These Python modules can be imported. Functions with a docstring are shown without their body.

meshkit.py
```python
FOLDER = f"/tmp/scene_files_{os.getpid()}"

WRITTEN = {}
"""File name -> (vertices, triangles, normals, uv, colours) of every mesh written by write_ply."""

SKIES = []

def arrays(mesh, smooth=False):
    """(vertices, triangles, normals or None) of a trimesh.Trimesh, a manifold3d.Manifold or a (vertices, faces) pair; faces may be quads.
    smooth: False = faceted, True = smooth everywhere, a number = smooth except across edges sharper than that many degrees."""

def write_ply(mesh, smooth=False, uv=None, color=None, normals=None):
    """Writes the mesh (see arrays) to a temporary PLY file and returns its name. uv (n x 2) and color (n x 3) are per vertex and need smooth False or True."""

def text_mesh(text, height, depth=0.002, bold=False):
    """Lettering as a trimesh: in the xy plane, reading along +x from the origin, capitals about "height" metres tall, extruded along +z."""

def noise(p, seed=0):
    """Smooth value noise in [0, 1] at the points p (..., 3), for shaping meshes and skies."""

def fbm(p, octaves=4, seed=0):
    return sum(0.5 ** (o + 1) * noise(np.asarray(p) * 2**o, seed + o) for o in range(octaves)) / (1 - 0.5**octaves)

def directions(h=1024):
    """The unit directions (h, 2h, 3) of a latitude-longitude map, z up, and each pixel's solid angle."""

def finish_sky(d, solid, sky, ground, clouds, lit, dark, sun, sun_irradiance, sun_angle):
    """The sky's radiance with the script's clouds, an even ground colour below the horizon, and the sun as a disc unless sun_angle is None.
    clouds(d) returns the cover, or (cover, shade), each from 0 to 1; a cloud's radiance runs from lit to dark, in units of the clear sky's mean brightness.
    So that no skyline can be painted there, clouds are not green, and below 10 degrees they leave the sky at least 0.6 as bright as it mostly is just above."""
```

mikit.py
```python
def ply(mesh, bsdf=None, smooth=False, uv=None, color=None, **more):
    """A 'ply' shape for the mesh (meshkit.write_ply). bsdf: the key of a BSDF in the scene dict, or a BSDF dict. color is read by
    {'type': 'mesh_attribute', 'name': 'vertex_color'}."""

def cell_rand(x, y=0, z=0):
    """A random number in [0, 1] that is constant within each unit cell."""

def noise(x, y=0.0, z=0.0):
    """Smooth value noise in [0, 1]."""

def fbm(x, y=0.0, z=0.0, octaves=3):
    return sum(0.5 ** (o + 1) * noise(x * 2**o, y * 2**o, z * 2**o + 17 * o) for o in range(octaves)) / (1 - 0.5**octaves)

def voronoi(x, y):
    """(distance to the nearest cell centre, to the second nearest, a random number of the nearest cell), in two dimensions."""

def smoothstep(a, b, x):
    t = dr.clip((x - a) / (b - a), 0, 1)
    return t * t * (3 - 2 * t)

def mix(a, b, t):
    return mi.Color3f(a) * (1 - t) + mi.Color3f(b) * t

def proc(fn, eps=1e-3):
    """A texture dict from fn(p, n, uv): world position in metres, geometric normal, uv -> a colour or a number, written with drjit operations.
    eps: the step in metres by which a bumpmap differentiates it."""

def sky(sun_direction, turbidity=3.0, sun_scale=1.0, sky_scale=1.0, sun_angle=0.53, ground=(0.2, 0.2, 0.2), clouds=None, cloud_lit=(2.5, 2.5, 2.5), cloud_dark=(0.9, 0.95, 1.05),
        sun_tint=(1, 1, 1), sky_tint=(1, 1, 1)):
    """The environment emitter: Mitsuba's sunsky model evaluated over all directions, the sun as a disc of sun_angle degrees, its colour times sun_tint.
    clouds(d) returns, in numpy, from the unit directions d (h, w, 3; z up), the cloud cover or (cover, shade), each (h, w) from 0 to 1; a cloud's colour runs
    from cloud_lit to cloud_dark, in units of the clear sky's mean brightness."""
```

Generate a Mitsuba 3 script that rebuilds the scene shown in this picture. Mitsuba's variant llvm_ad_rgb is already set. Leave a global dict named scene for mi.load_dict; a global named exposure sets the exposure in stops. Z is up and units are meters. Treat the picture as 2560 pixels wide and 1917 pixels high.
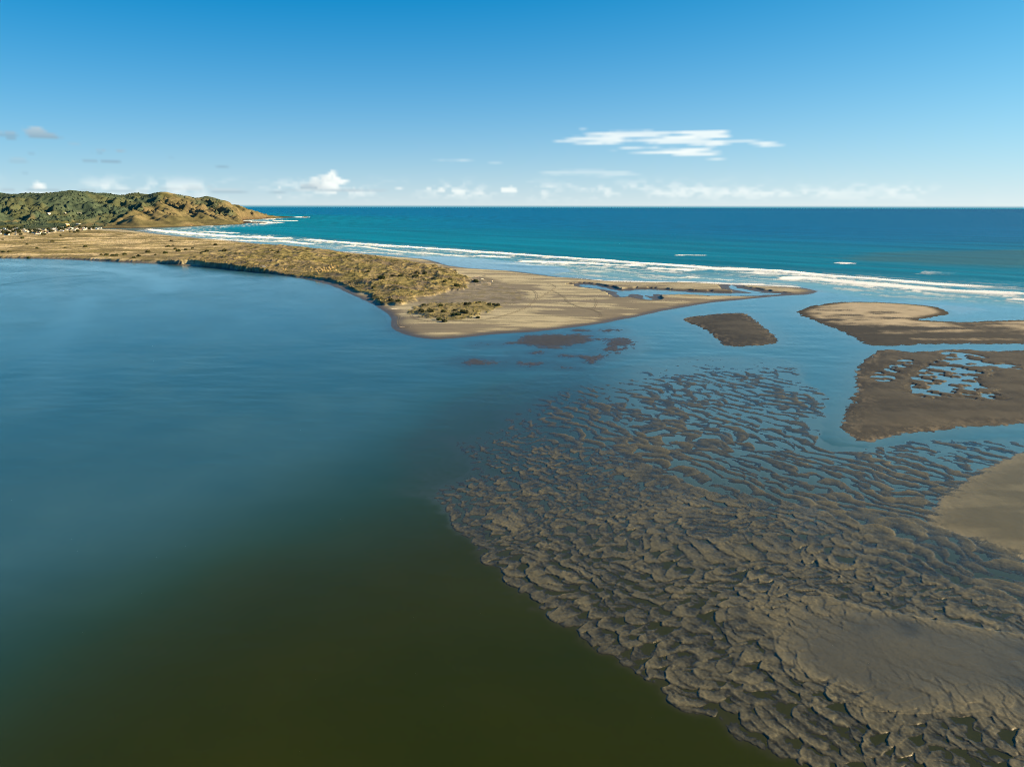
import math
import numpy as np
import drjit as dr
import mitsuba as mi
import trimesh
import meshkit
import mikit

T = mi.ScalarTransform4f
scene, labels = {}, {}

# ---------------------------------------------------------------- camera, sky, exposure
EYE = 100.0
scene['camera'] = {'type': 'perspective', 'fov': 72.0, 'fov_axis': 'x', 'near_clip': 1.0, 'far_clip': 200000.0,
                   'to_world': T().look_at(origin=[0, 0, EYE], target=[0, 0.96982948, EYE - 0.24378428], up=[-0.00174533, 0.24378391, 0.969828])}
exposure = 2.75
SUN_AZ, SUN_EL = math.radians(84), math.radians(22)      # azimuth clockwise from straight ahead (+y)
SUN = [math.sin(SUN_AZ) * math.cos(SUN_EL), math.cos(SUN_AZ) * math.cos(SUN_EL), math.sin(SUN_EL)]

# Outlines in world metres (x to the right, y ahead; the eye stands over the origin, 100 m up)
SPIT = [(-3051.5,1403.3),(-1597.8,1440.4),(-1252.6,1414.5),(-1003.4,1398.3),(-889.6,1379.4),(-755.6,1321.1),(-660,1276),(-601.4,1250.4),(-503.7,1178),(-445.4,1141.4),(-391.7,1107),(-344.3,1061.6),(-287.2,997.1),(-240.5,929.8),(-187.7,822.2),(-146.2,739.5),(-121.9,679.3),(-109.8,639.4),(-105.7,605.8),(-98.9,581.3),(-88,562.4),(-76.4,548.1),(-65.3,539.5),(-54,537.9),(-37.2,546.7),(-17.1,559.4),(3.8,567),(26.4,576.7),(62.3,601.2),(87.7,623.2),(116.2,654),(148.6,693.4),(182.5,725.4),(218.2,757.1),(253.7,781),(295.1,806.5),(322.4,818.1),(349.6,829.9),(371.8,858.3),(372.7,870.9),(370.4,897.2),(353.5,906.1),(326.5,924.4),(299.1,928.8),(284,938.3),(256.3,958),(222.7,965.2),(186.2,959.4),(152.9,971.9),(134.7,971.6),(110.7,998.4),(89,1020.8),(67.2,1032.2),(30.3,1088),(-10,1142.8),(-34.8,1157),(-79.1,1186.8),(-117,1243.5),(-146.4,1335.2),(-183.4,1407.3),(-240.2,1451.3),(-296.4,1510.6),(-399.8,1630.7),(-559.4,1787.6),(-699.2,1957.6),(-875.1,2162.5),(-1011.1,2294.9),(-1180.1,2477.4),(-1354.7,2692.1),(-1555.7,2947.5),(-1758.7,3199.8),(-1963.1,3369),(-2511.1,3536.7),(-7004.6,3253.8)]
DUNES = [(-3069.9,1413),(-1609.5,1452.1),(-1260.6,1424.7),(-1001.3,1396.4),(-887.8,1393.6),(-732.9,1311.9),(-656.6,1292.9),(-586.7,1239.7),(-563.3,1254.6),(-504.7,1185),(-473.1,1169.2),(-442.4,1134.9),(-396.7,1100.8),(-355,1067.6),(-314.9,1030.1),(-271.2,992.4),(-233.1,941.4),(-205.1,879.1),(-181.3,828),(-169.5,816.2),(-151.5,768.2),(-136.8,734.8),(-124.6,726.8),(-111.9,733.2),(-105.6,776.8),(-84.7,810.3),(-63.3,850.9),(-55.3,929.2),(-66.7,998.9),(-91.1,1068.2),(-109.8,1146.2),(-123.2,1189.3),(-164.3,1254.5),(-226.3,1353.3),(-291.3,1431.7),(-375.8,1532.9),(-457.8,1605),(-545.5,1697.8),(-637,1840.7),(-725.1,1920.1),(-821.7,2030.4),(-948.7,2153.2),(-1103.4,2315.8),(-1232.8,2476.3),(-1410,2659),(-1598.8,2824.1),(-1805.8,3011.4),(-2280.6,3210.7),(-6388.9,2966.6)]
ISLET = [(-101.3,668.9),(-100.7,709.7),(-90.1,731.6),(-69.4,727.8),(-49.3,730.1),(-36.3,740.5),(-9.8,715.7),(-7.7,699.5),(-23.1,674.2),(-29,637.1),(-37.6,621.8),(-53.4,616.5),(-71.7,626.7),(-89.8,648.3)]
FLATS = [(-108.3,744.8),(-88.2,846.5),(-60.7,904.5),(-60,1006.7),(-46.1,1026.2),(-11.3,953.8),(17.9,834.7),(20.6,762.7),(2.1,711),(-36.3,740.5),(-69.6,729.8),(-101.4,714.5)]
BAR_FAR = [(278.9,686.8),(303.3,723.9),(331.7,745.7),(356.4,763.8),(384.8,764.2),(408.9,756.3),(428.6,740.7),(437.5,725.6),(433.2,702.4),(420.5,672.6),(392.5,654.7),(388.1,649.8),(367.7,637.7),(382.2,633.2),(404.3,624.4),(426.4,631.4),(468.6,640),(1274.6,672.3),(1005.1,524.9),(385.7,522.4),(355.4,522.1),(315.7,521.7),(282,513.6),(265.6,513.4),(266.4,529.3),(270.7,551.4),(273.1,579.2),(272.3,607.7),(274.4,646.1),(273.7,665.8)]
BAR_MID = [(155,642.4),(173.3,659.6),(195.8,672.6),(223,683.4),(224.9,665.2),(217.4,607.1),(210.5,556.2),(204.5,533.7),(195,519),(166.2,509.5),(156.8,515.5),(160,538.3),(162.3,578.1),(159.8,602.3),(156.6,621.7)]
FLAT_RIGHT = [(246.3,476),(219.5,437.5),(203.4,405.6),(194.1,384),(171.7,346.6),(157.2,320.5),(153.3,311.2),(152.4,300.1),(155.7,293),(160.4,295.7),(167.8,300.8),(185,307.2),(210.4,314.6),(243.5,320.4),(715.3,366.3),(996.4,520.1),(370.6,500.8),(341.8,491.9),(327.3,503.4),(295.4,494.4),(280.5,488.6),(275,502.9),(262.9,497)]
BANK_RIGHT = [(660.2,336.1),(216.4,281.9),(198.4,270.2),(179.4,256),(165.1,245),(159.3,239.3),(149.2,229.5),(143.4,223.1),(137.1,215.8),(135.4,210),(138.8,205.1),(142.5,201),(145.6,194.9),(150.4,188.2),(176.7,142),(231.7,101.5)]
SHOALS = [[(-3.8,520.5),(14.6,551.9),(23.5,568.1),(41.3,564),(58.7,558.2),(66.4,552.4),(59.1,532.7),(55.1,522.1),(45.3,510.8),(32.2,500.9),(22.8,501.7),(14.5,509),(4,516.5),(-25.1,515.2)],[(65.5,511),(77.3,541.2),(91.4,546.4),(92,530.4),(86.5,509.7),(78,491.8),(71.2,482.6),(65.6,496.4)],[(28.9,476.5),(39,479.7),(48.7,476.7),(67.5,482.6),(63.2,470.3),(55.1,461),(49.1,453.7),(48.4,463.9),(45.6,472.3)],[(-31.4,449.1),(-29.5,459.1),(-23.6,464.1),(-7.7,455.2),(-7.5,447.3),(-21.8,443.7)],[(9.9,452.6),(17.4,458.3),(24.7,455.5),(23.4,448),(11.9,446.7)],[(25.5,447.6),(32.5,449.6),(40.4,442.7),(36.6,436.7),(29.4,441.1)],[(0.5,451.3),(6.1,456.1),(7.3,448.6)],[(-5.1,454),(-0.8,455.3),(-0.6,450.1)],[(53.4,580.9),(62.3,582.9),(63.3,572.2),(54.6,570.3)],[(74.3,583),(86.1,589.7),(85.5,573.7),(78,569.9)],[(63.6,537.2),(69.7,545),(75.7,543.9),(73.5,535.6)],[(10.2,485.2),(20.5,492.2),(27.1,494.6),(18.4,484)]]
PONDS = [[(83.7,930.1),(100.5,935.1),(116.8,899.9),(123.4,875.4),(135.8,861.7),(162.8,878.8),(192.3,865.3),(226.8,844.3),(272.2,839.8),(306.5,845.5),(318.1,837.8),(313.4,825.1),(299.3,824.9),(263.9,813.3),(234.3,815.3),(206.2,823.5),(175.6,823.1),(165.9,828),(154.7,800.9),(156.9,777.9),(143.2,777.7),(148.6,825.2),(136.7,827.6),(129.5,800.6),(121.2,794.6),(122.9,837.6),(119,866.9),(95.7,889.3)],[(279.5,925.3),(294.8,944.7),(285.3,902.5),(290,880.8),(305.7,846.8),(288.7,842.6),(275.1,869.3),(272.2,892)]]
RIPPLES = [(-40.2,279.5),(-38.3,306.5),(-33.4,331.9),(-21.3,361.4),(-9,382.6),(11.9,406.2),(41.8,421.8),(70.6,433),(98.1,456.7),(130.7,469.7),(169.9,472.7),(183,463.7),(181.6,439.5),(169.9,397.6),(175.6,383.8),(168.7,362.7),(153.8,333),(136.2,296.1),(140.7,286.6),(154.5,286.6),(181.2,297.5),(207.2,296.5),(224.8,293.9),(618.5,313.2),(144.1,53.6),(74.6,53.5),(55.1,89.6),(55.9,104.7),(53.1,108.5),(49.1,111.7),(47.3,113.1),(43.5,116.2),(38.3,121),(35,124.9),(31.5,127.9),(29.9,130.7),(26.5,134.6),(23.7,137.6),(22.1,140.2),(19.8,142.9),(17.5,146.7),(15.1,150.2),(11.8,153.2),(10.5,155.8),(7,160.3),(2.3,167.1),(0.7,170.1),(-2.8,175.3),(-4.9,180.8),(-8.3,184.3),(-10.6,190.3),(-14.1,198.8),(-17.9,204.8),(-20.2,212.1),(-22.6,219.8),(-27.7,233.3),(-33.6,252.5)]
SHARE = [(-25.7,242.6,0),(-22.5,228.1,0.18),(-32.6,244.5,-0.2),(-35.7,270,-0.35),(-24.8,256.7,-0.15),(-17.8,270,0.1),(-34,318.8,-0.3),(-8.8,373.9,-0.25),(-15.1,318.9,-0.05),(-8.3,279.7,0.22),(-18.7,237,0.42),(11.6,396.5,-0.2),(52.9,411.5,-0.2),(9.5,319,0.2),(35.5,354,0.25),(72.7,387.6,0.2),(94.5,438.8,-0.05),(138,457.1,0),(166.8,463.6,-0.05),(123.7,407,0.38),(148.9,397.5,0.4),(166.6,407.3,0.1),(143,362.5,0.42),(134.8,319.7,0.3),(87.8,354.3,0.45),(60.7,319.3,0.42),(34.8,290.2,0.42),(11.4,270.2,0.45),(-4.3,240.8,0.55),(-10.4,213.6,0.75),(2.7,213.7,0.72),(16.7,226.6,0.58),(43.5,257,0.5),(80.3,285.2,0.52),(109.9,307.4,0.35),(91.4,266,0.32),(116.3,285.4,0.12),(148.2,319.8,-0.1),(134.6,280.4,0.15),(110.4,253.1,0.32),(91,241.2,0.35),(134.8,266.2,0.45),(163.3,280.6,0.4),(191.8,285.8,0.22),(219.4,291.2,0.1),(147.9,257.5,0.6),(122.5,230.5,0.6),(97.4,220.3,0.6),(80.7,211,0.62),(62.2,220.2,0.62),(43.3,220.1,0.62),(28,205,0.66),(13.8,182,0.75),(7.4,165.2,0.85),(28.4,165.2,0.72),(43.3,186.8,0.72),(59.4,182.2,0.85),(84.2,187,0.78),(114,199.8,0.65),(124.4,192,0.55),(137.2,182.5,0.5),(114.7,169.5,0.6),(124.4,159.9,0.66),(98.6,169.4,0.85),(77,156.2,1.15),(63.8,161.6,1),(74.7,140.2,1.5),(90.8,144.7,1.5),(103,141.7,1.4),(116.8,141.8,1.3),(66.2,141.6,1.1),(53.4,144.6,0.78),(41.6,154.3,0.72),(30,144.6,0.72),(45.4,133.1,0.74),(56.6,128,0.78),(67.1,123.2,0.72),(81.9,128.1,1.3),(91.6,123.2,1.2),(103.9,123.3,1.1),(82.9,115.4,0.55),(92,117.6,0.5),(70.8,114.4,0.7),(59.7,115.4,0.8),(49.6,119.7,0.82),(39.9,125.5,0.82),(95.6,110.4,0.7)]
RIDGES = [[(-3735,4000,144),(-3556,4100,152.1),(-3376,4300,153),(-3022,4300,153.6),(-2869,4300,151.6),(-2690,4200,148.3),(-2622,4200,155.1),(-2605,4300,165.7),(-2581,4400,155.7),(-2519,4500,150),(-2495,4600,148.8),(-2421,4700,162.5),(-2311,4700,157.7),(-2140,4450,165.4),(-2139,4600,149.4),(-2087,4800,146.7),(-2103,5000,148.8),(-2122,5200,139.8),(-2148,5500,108.5),(-2128,5700,83.1),(-2098,5900,52.7),(-2079,6100,7.1)],[(-2121,4400,158.8),(-2024,4100,118.3),(-1953,3850,89.8),(-1916,3680,71.5),(-1905,3580,72.2),(-1901,3520,54.6),(-1904,3480,40.9),(-1911,3450,22)],[(-2128,4450,145.3),(-2058,4350,110.8),(-1919,4150,72.4),(-1783,3980,37.1),(-1692,3880,13.1)],[(-2119,4700,143.1),(-1982,4500,79.4),(-1786,4350,49.6),(-1654,4250,20.3),(-1578,4170,7)],[(-2116,5050,146.6),(-2071,5250,71.1),(-2003,5350,21.6)],[(-1953,3850,89.8),(-1831,3750,80.2),(-1722,3620,40.1)],[(-2606,4300,161.1),(-2367,3800,87.2),(-2134,3350,23.8)],[(-2836,4250,148.7),(-2458,3650,67.8),(-2226,3250,10)],[(-3198,4250,150.3),(-2683,3600,67.8),(-2414,3250,15)],[(-2520,4500,147.6),(-2316,4050,86.7),(-2128,3600,33.9)],[(-3486,4150,150.7),(-2824,3450,40.9)],[(-2690,4200,146.1),(-2474,3800,76.8),(-2300,3500,41)],[(-2581,4400,153.4),(-2419,4050,97.3),(-2279,3750,57.3)],[(-3023,4300,151.3),(-2738,3850,86.4),(-2507,3500,40.7)],[(-2421,4700,160.1),(-2336,4350,104.5),(-2279,4150,70.9)]]
HILLFOOT = [(-1991.7,5841.4),(-1916.6,5408.8),(-1966.4,5276.9),(-1775.1,4712),(-1548.8,4182.2),(-1498.5,3956.3),(-1528.9,3861),(-1548.5,3747.2),(-1587.3,3668.3),(-1597.4,3523.8),(-1667.7,3418.8),(-1696.5,3322.1),(-1741.7,3289),(-1840.3,3253.4),(-1847.3,3138.7),(-1901.1,3029.2),(-1982.7,2925.4),(-2076.7,2920.6),(-2542.2,2896.5),(-3251.6,2957.1),(-6000,7500),(-2600,7500),(-1900,6600)]
GRASS_LINE = [(-2507,5200),(-2121,4400),(-2024,4100),(-1953,3850),(-1916,3680),(-1905,3580),(-1901,3520),(-1904,3480),(-1911,3450),(-1865,3300)]
SCRUB = [[-2096,5000,110],[-2098,5080,90],[-1849,4420,90],[-1945,4550,70],[-1700,4280,60],[-2022,4450,40]]
BREAKERS = [([(-666.7,2243.4),(-607,2223.3),(-550.3,2133),(-464.5,2038.4),(-421.8,1988.2),(-74.1,1646.3),(14.9,1548),(94.6,1468.4),(166.6,1396.4),(230.9,1324.7),(290.3,1265.6),(344.7,1211.5),(417.9,1162.2),(433.8,1173.8),(469.5,1104.3),(507.9,1056.5),(541.2,1008.9),(571.7,965.2),(603.7,931.5),(650.7,898.7)],38,1),([(368.1,1002.2),(414.1,1054.8),(440.9,1035.5),(473.2,982.5),(506.6,942.7),(536.6,904.4),(566.9,873.1),(614.2,846.8)],40,0.95),([(15.6,1352),(85.3,1321.3),(155.1,1298.1),(184.9,1257.6),(218.3,1278.6)],36,1),([(-67.8,1503.9),(-34.3,1480.7),(3.4,1443.2)],34,1),([(340.7,1514.5),(378.1,1532.1),(412.3,1508.2)],18,0.88),([(-1595.8,3091),(-1609.3,3216.8),(-1486.4,3047),(-1371.9,2912.1),(-1237.8,2749.4),(-1119.3,2640.1),(-1004.4,2525.7),(-909.4,2414.2),(-866.6,2416),(-865.5,2432),(-780.5,2341.4),(-715.8,2303.6),(-666.7,2243.4)],69,0.95),([(-1238.1,2901),(-1156.5,2835.7),(-1012.2,2720.7)],55,0.88),([(-1029,2281.5),(-940.1,2241.8),(-840.9,2168.7),(-751.1,2109.3),(-674.5,2079.8),(-681.2,2138.5),(-600.2,2027.4),(-553.3,1969.1),(-506.8,1927.9)],37,0.88),([(-459.3,1888.4),(-393.1,1851.2),(-238.8,1608.2),(-191.2,1577.4),(-128,1510.4),(-80.4,1444.7)],18,0.88),([(226.4,1195.9),(261.1,1183.9),(300.6,1159.8)],32,0.88),([(199.6,1278.2),(225.6,1293.7),(240.4,1258.8)],28,0.88),([(591.9,1306.7),(620.8,1322.8),(620.9,1292.2)],28,0.88),([(622,1094.1),(662,1139.8)],23,0.35),([(512.1,911.5),(540.3,882.6),(576.9,863.7),(617,850.8)],32,0.88),([(569.9,800.3),(574.9,791.1),(591.7,785.6)],23,0.88),([(-1818.5,4926.7),(-1623,4681.9),(-1431.9,4416.9),(-1383.3,4420.6)],126,0.9),([(-1652.9,4941),(-1583.3,5002.9),(-1473.3,5012.6)],103,0.88),([(-2216.5,6516.6),(-2133.7,6624.5)],115,0.88),([(-1919,6486.6),(-1881.3,6490.9)],69,0.88),([(-1954.8,6816.6),(-1851.6,6558.6)],138,1.2),([(-1931.2,5777.1),(-1779.1,5481.1)],92,0.88),([(-1439.1,3991.8),(-1418.9,4117)],57,0.88),([(-1602.4,3724.9),(-1545,3728.6),(-1442.5,3677.3)],32,0.88),([(376.4,1129.6),(414,1065)],46,0.4)]
SWASH = [([(59.9,1041.2),(88.3,1014.7),(111.2,1002.2),(135.8,979.3),(153.6,977.8),(187.8,968),(224.7,973.8),(258.5,965.8),(290.7,954.6),(339.4,939)],21,0.88),([(-492.4,1673.9),(-369.9,1604.5),(-277.1,1575.1),(-226,1520.3)],12,0.88),([(306.4,952.5),(347,933.7),(375.1,909.3)],18,0.88),([(260.8,1048.8),(275.1,1029.5)],18,0.88),([(288.8,1010.8),(311.2,992.9)],8,0.6)]
LAGOON = [(-229.3,1452.4),(-179.2,1476.9),(-124.7,1470.4),(-68.6,1419.1),(-16,1357.7),(56.4,1266.2),(111.7,1136.9),(47.9,1069.3),(7.3,1123.3),(-34.6,1145.8),(-78.1,1169.3),(-116.3,1234.1),(-150.4,1338.2),(-183.5,1405.5)]
LAGOON2 = [(420.1,756),(448.1,751.1),(473.7,736.1),(485.1,712.1),(457.9,680.3),(433.5,671.5),(422.2,675.6),(432.9,702.2),(437.6,725.8),(430,743.7)]
PLUME = [(644.6,1461.4),(746.9,1565.8),(882.7,1661.6),(1036.4,1716.3),(1289.2,1805.5),(1650.5,1845.6),(1051.5,1166.5),(863,1200.2),(745.1,1265.7),(648.2,1355.5)]
SEA_EDGE = [(-52000,60000),(-2600,6900),(-2150,6050),(-1554,3786.2),(-1580.1,3559.8),(-1599.6,3390.6),(-1576.1,3153.7),(-1354.7,2692.1),(-1180.1,2477.4),(-1011.1,2294.9),(-875.1,2162.5),(-699.2,1957.6),(-559.4,1787.6),(-399.8,1630.7),(-296.4,1510.6),(-183.4,1407.3),(-117,1243.5),(-79.1,1186.8),(-10,1142.8),(30.3,1088),(89,1020.8),(134.7,971.6),(186.2,959.4),(256.3,958),(326.5,924.4),(370.9,866.7),(383,834.3),(395.6,786.4),(448.2,773.4),(480.2,754),(523.4,717.8),(634.3,664.9),(6000,500)]
POOLS = [[(214.8,405.5),(228.6,429.4),(248.2,451.4),(266.2,468.2),(275.2,473.3),(259.2,447),(241.2,425.3),(227.9,405.6)],[(217.9,369.4),(239.5,409.5),(256.3,433.8),(275.2,451.7),(296,478.5),(314.1,489.2),(322.5,478.8),(321.4,452),(329.9,443.1),(323.7,434.3),(308.4,438.5),(285.5,413.7),(273.3,395),(275.3,382.8),(262.8,362),(253,365),(237.4,364.9),(226.6,361.8)]]
SHRUBS = [(-772.1,1423.4),(-727.6,1391.3),(-695.4,1392.1),(-705.1,1329.6),(-770,1390.2),(-777.3,1390),(-818.5,1707.3),(-815.4,1691.3),(-824,1740.3),(-718.4,1575.3),(-708.5,1460),(-708.3,1516.9),(-629.6,1446.5),(-605.8,1401.4),(-627.4,1470.6),(-735.1,1776.2),(-943.4,1987.3),(-720.8,1615.2),(-761.9,1495.2),(-754.4,1602.4),(-477.2,1423.4),(-456.8,1379.2),(-459.4,1401.2),(-567.2,1409.6),(-170.6,918.7),(-166.7,908.7),(-124.4,1008.9),(-134.3,973.3),(-130.3,965.8),(-87.1,669.1),(-84.7,662),(-75.6,658.6),(-77.9,665.7),(-64.5,660.5),(-71.4,699.4),(-55.1,671.3),(-53.8,641.9),(-49.5,638.6),(-30.8,630.7),(-59.3,610.2),(-64.6,620.8),(-88.6,707.1),(-81.1,926.5),(-67.4,859.9),(-85.4,896.6),(-48.2,936.7),(-118.2,728.3),(-127.5,736.8),(-165.4,843.6),(-43.7,655.5),(-136.8,1021.1),(-208.1,1030.1),(-165.9,984.3),(-156,988.4),(-36.8,721.2),(-33.6,725.4),(-23.1,713.1),(-18.6,707.1),(-14.1,703.2),(-47,714.9),(-43.8,717),(-30.9,631.6),(-47,660),(-43.1,654.8),(-1446,2038),(-1216.9,1798.8),(-1230.5,1921.6),(-1066.6,1608.4),(-1050,1494.3),(-1004.4,1685.4),(-1447.5,2123.8),(-809.7,1408.8),(-795.9,1401.3),(-780.1,1409.5),(-941.8,1389.8),(-1057.3,1485.3),(-1024.4,1641)]
TREES = [(-1569.2,2292.7),(-1564.1,2292.9),(-1485.3,2275.5),(-1483.8,2283.8),(-1393.6,2219.3),(-1490.1,2452),(-1493.2,2475.9),(-1789.6,2589.3),(-1754.2,2645.4),(-1638.7,2570),(-1710,2593),(-1719,2763.1),(-1625.8,2767.8),(-1637.6,2445.4),(-1821.8,2587.7),(-1580.2,2572.7)]
PAMPAS = [(-310.8,1097.9),(-297.8,1074.8),(-287.3,1048.1),(-281.8,1039.6),(-285.6,1065.9),(-287.1,1084.2),(-286.2,1093.6),(-283.2,1098.5),(-281.4,1108.2),(-277.5,1113.1),(-273.6,1118.1),(-274.9,1031.2),(-272,1035.5),(-269.2,1039.8),(-267.4,1048.5),(-265.5,1057.3),(-277.5,1066.1),(-275.7,1075.2),(-272.7,1079.8),(-276.8,1014.5),(-284.3,1031),(-255,1027.3),(-259.4,1035.7),(-294.5,1093.5),(-279.2,1057.1),(-352.6,1092.3),(-347,1087.7),(-371.7,1136.3),(-237.2,1021.3),(-229.5,1011.6),(-219.5,1021.7)]
LOGS = [(-90,589.7,9,8),(-116.2,696.3,6,15),(-50.4,1010.2,7,30),(-45.3,998.6,6,-20),(-41.2,981.8,8,70),(-36.6,960.2,6,10),(-33.3,944.5,9,-35),(-30.7,929.4,6,40),(-28.9,939.5,5,0),(-26.5,949.8,6,80),(-41.9,934.2,6,-60),(-43.7,904.9,8,15),(-25.8,886.6,7,-10),(-29,909.9,5,55),(-51.7,970.6,6,25),(-40.6,1022.2,5,-15)]
CAR = [-385.8,1106.2]
TRACKS = [[(-94.2,652.7),(-89,632.9),(-79.8,618.9),(-64.5,610.5),(-45.7,613.2),(-36.4,616.3),(-21.3,624.2),(-5,648.7),(7.4,676.8),(17.8,715.5),(25.1,756.3),(28.1,791.7),(27.2,830.5),(21.2,861.3)],[(28.4,765.4),(40.3,817.4),(48.4,850.3),(53.8,879.7),(53.9,904.6),(45.4,924)],[(48.1,844.6),(54.1,807.2),(58.2,777.6),(57.1,745.5),(61.1,724.2),(67.7,700.2),(77.7,686.9),(83.2,670.5),(83.2,653.1),(79.5,639.7)],[(90.5,771),(88.5,733.5),(78.9,685.5)],[(-112.9,661.9),(-108.5,660.2),(-104.4,649.9),(-101.7,627.1),(-99.2,608.7),(-95.7,595.6),(-91.7,588.6),(-87.5,591.5)]]
VILLAGE = [(-1772,2324,620),(-1680,2358,650),(-1611,2393,560),(-1560,2428,480),(-1696,2676,450),(-1687,2759,420),(-1685,2847,330),(-1707,2989,160)]
UPHILL = [(-2398,3750),(-2344,3800),(-2330,3900),(-2072,3600),(-2001,3330),(-2024,3280)]
ROCKS = [(-1551,4333,75,45,6),(-1622,4380,40,30,9),(-1889,6604,26,18,7),(-1949,5752,30,20,8)]
SLICKS = [([(-901.7,1254),(-806.8,1214),(-725.2,1189.2),(-627.4,1129.5),(-516.9,1030.8),(-457.7,945.5),(-418.7,856.1)],22,0.9),([(-659.4,910.3),(-658.3,958.9),(-653.9,1022.5),(-618.6,1042.9)],8,-0.7),([(-475.3,780.6),(-411.7,656.2),(-370,571.2),(-333.7,505.1),(-296.4,440.6),(-268,390.1),(-242.2,347)],16,0.8),([(-772.6,1070.9),(-728.2,1093.4),(-655.9,1073.1),(-564.9,1014.5)],14,0.4)]
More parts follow.
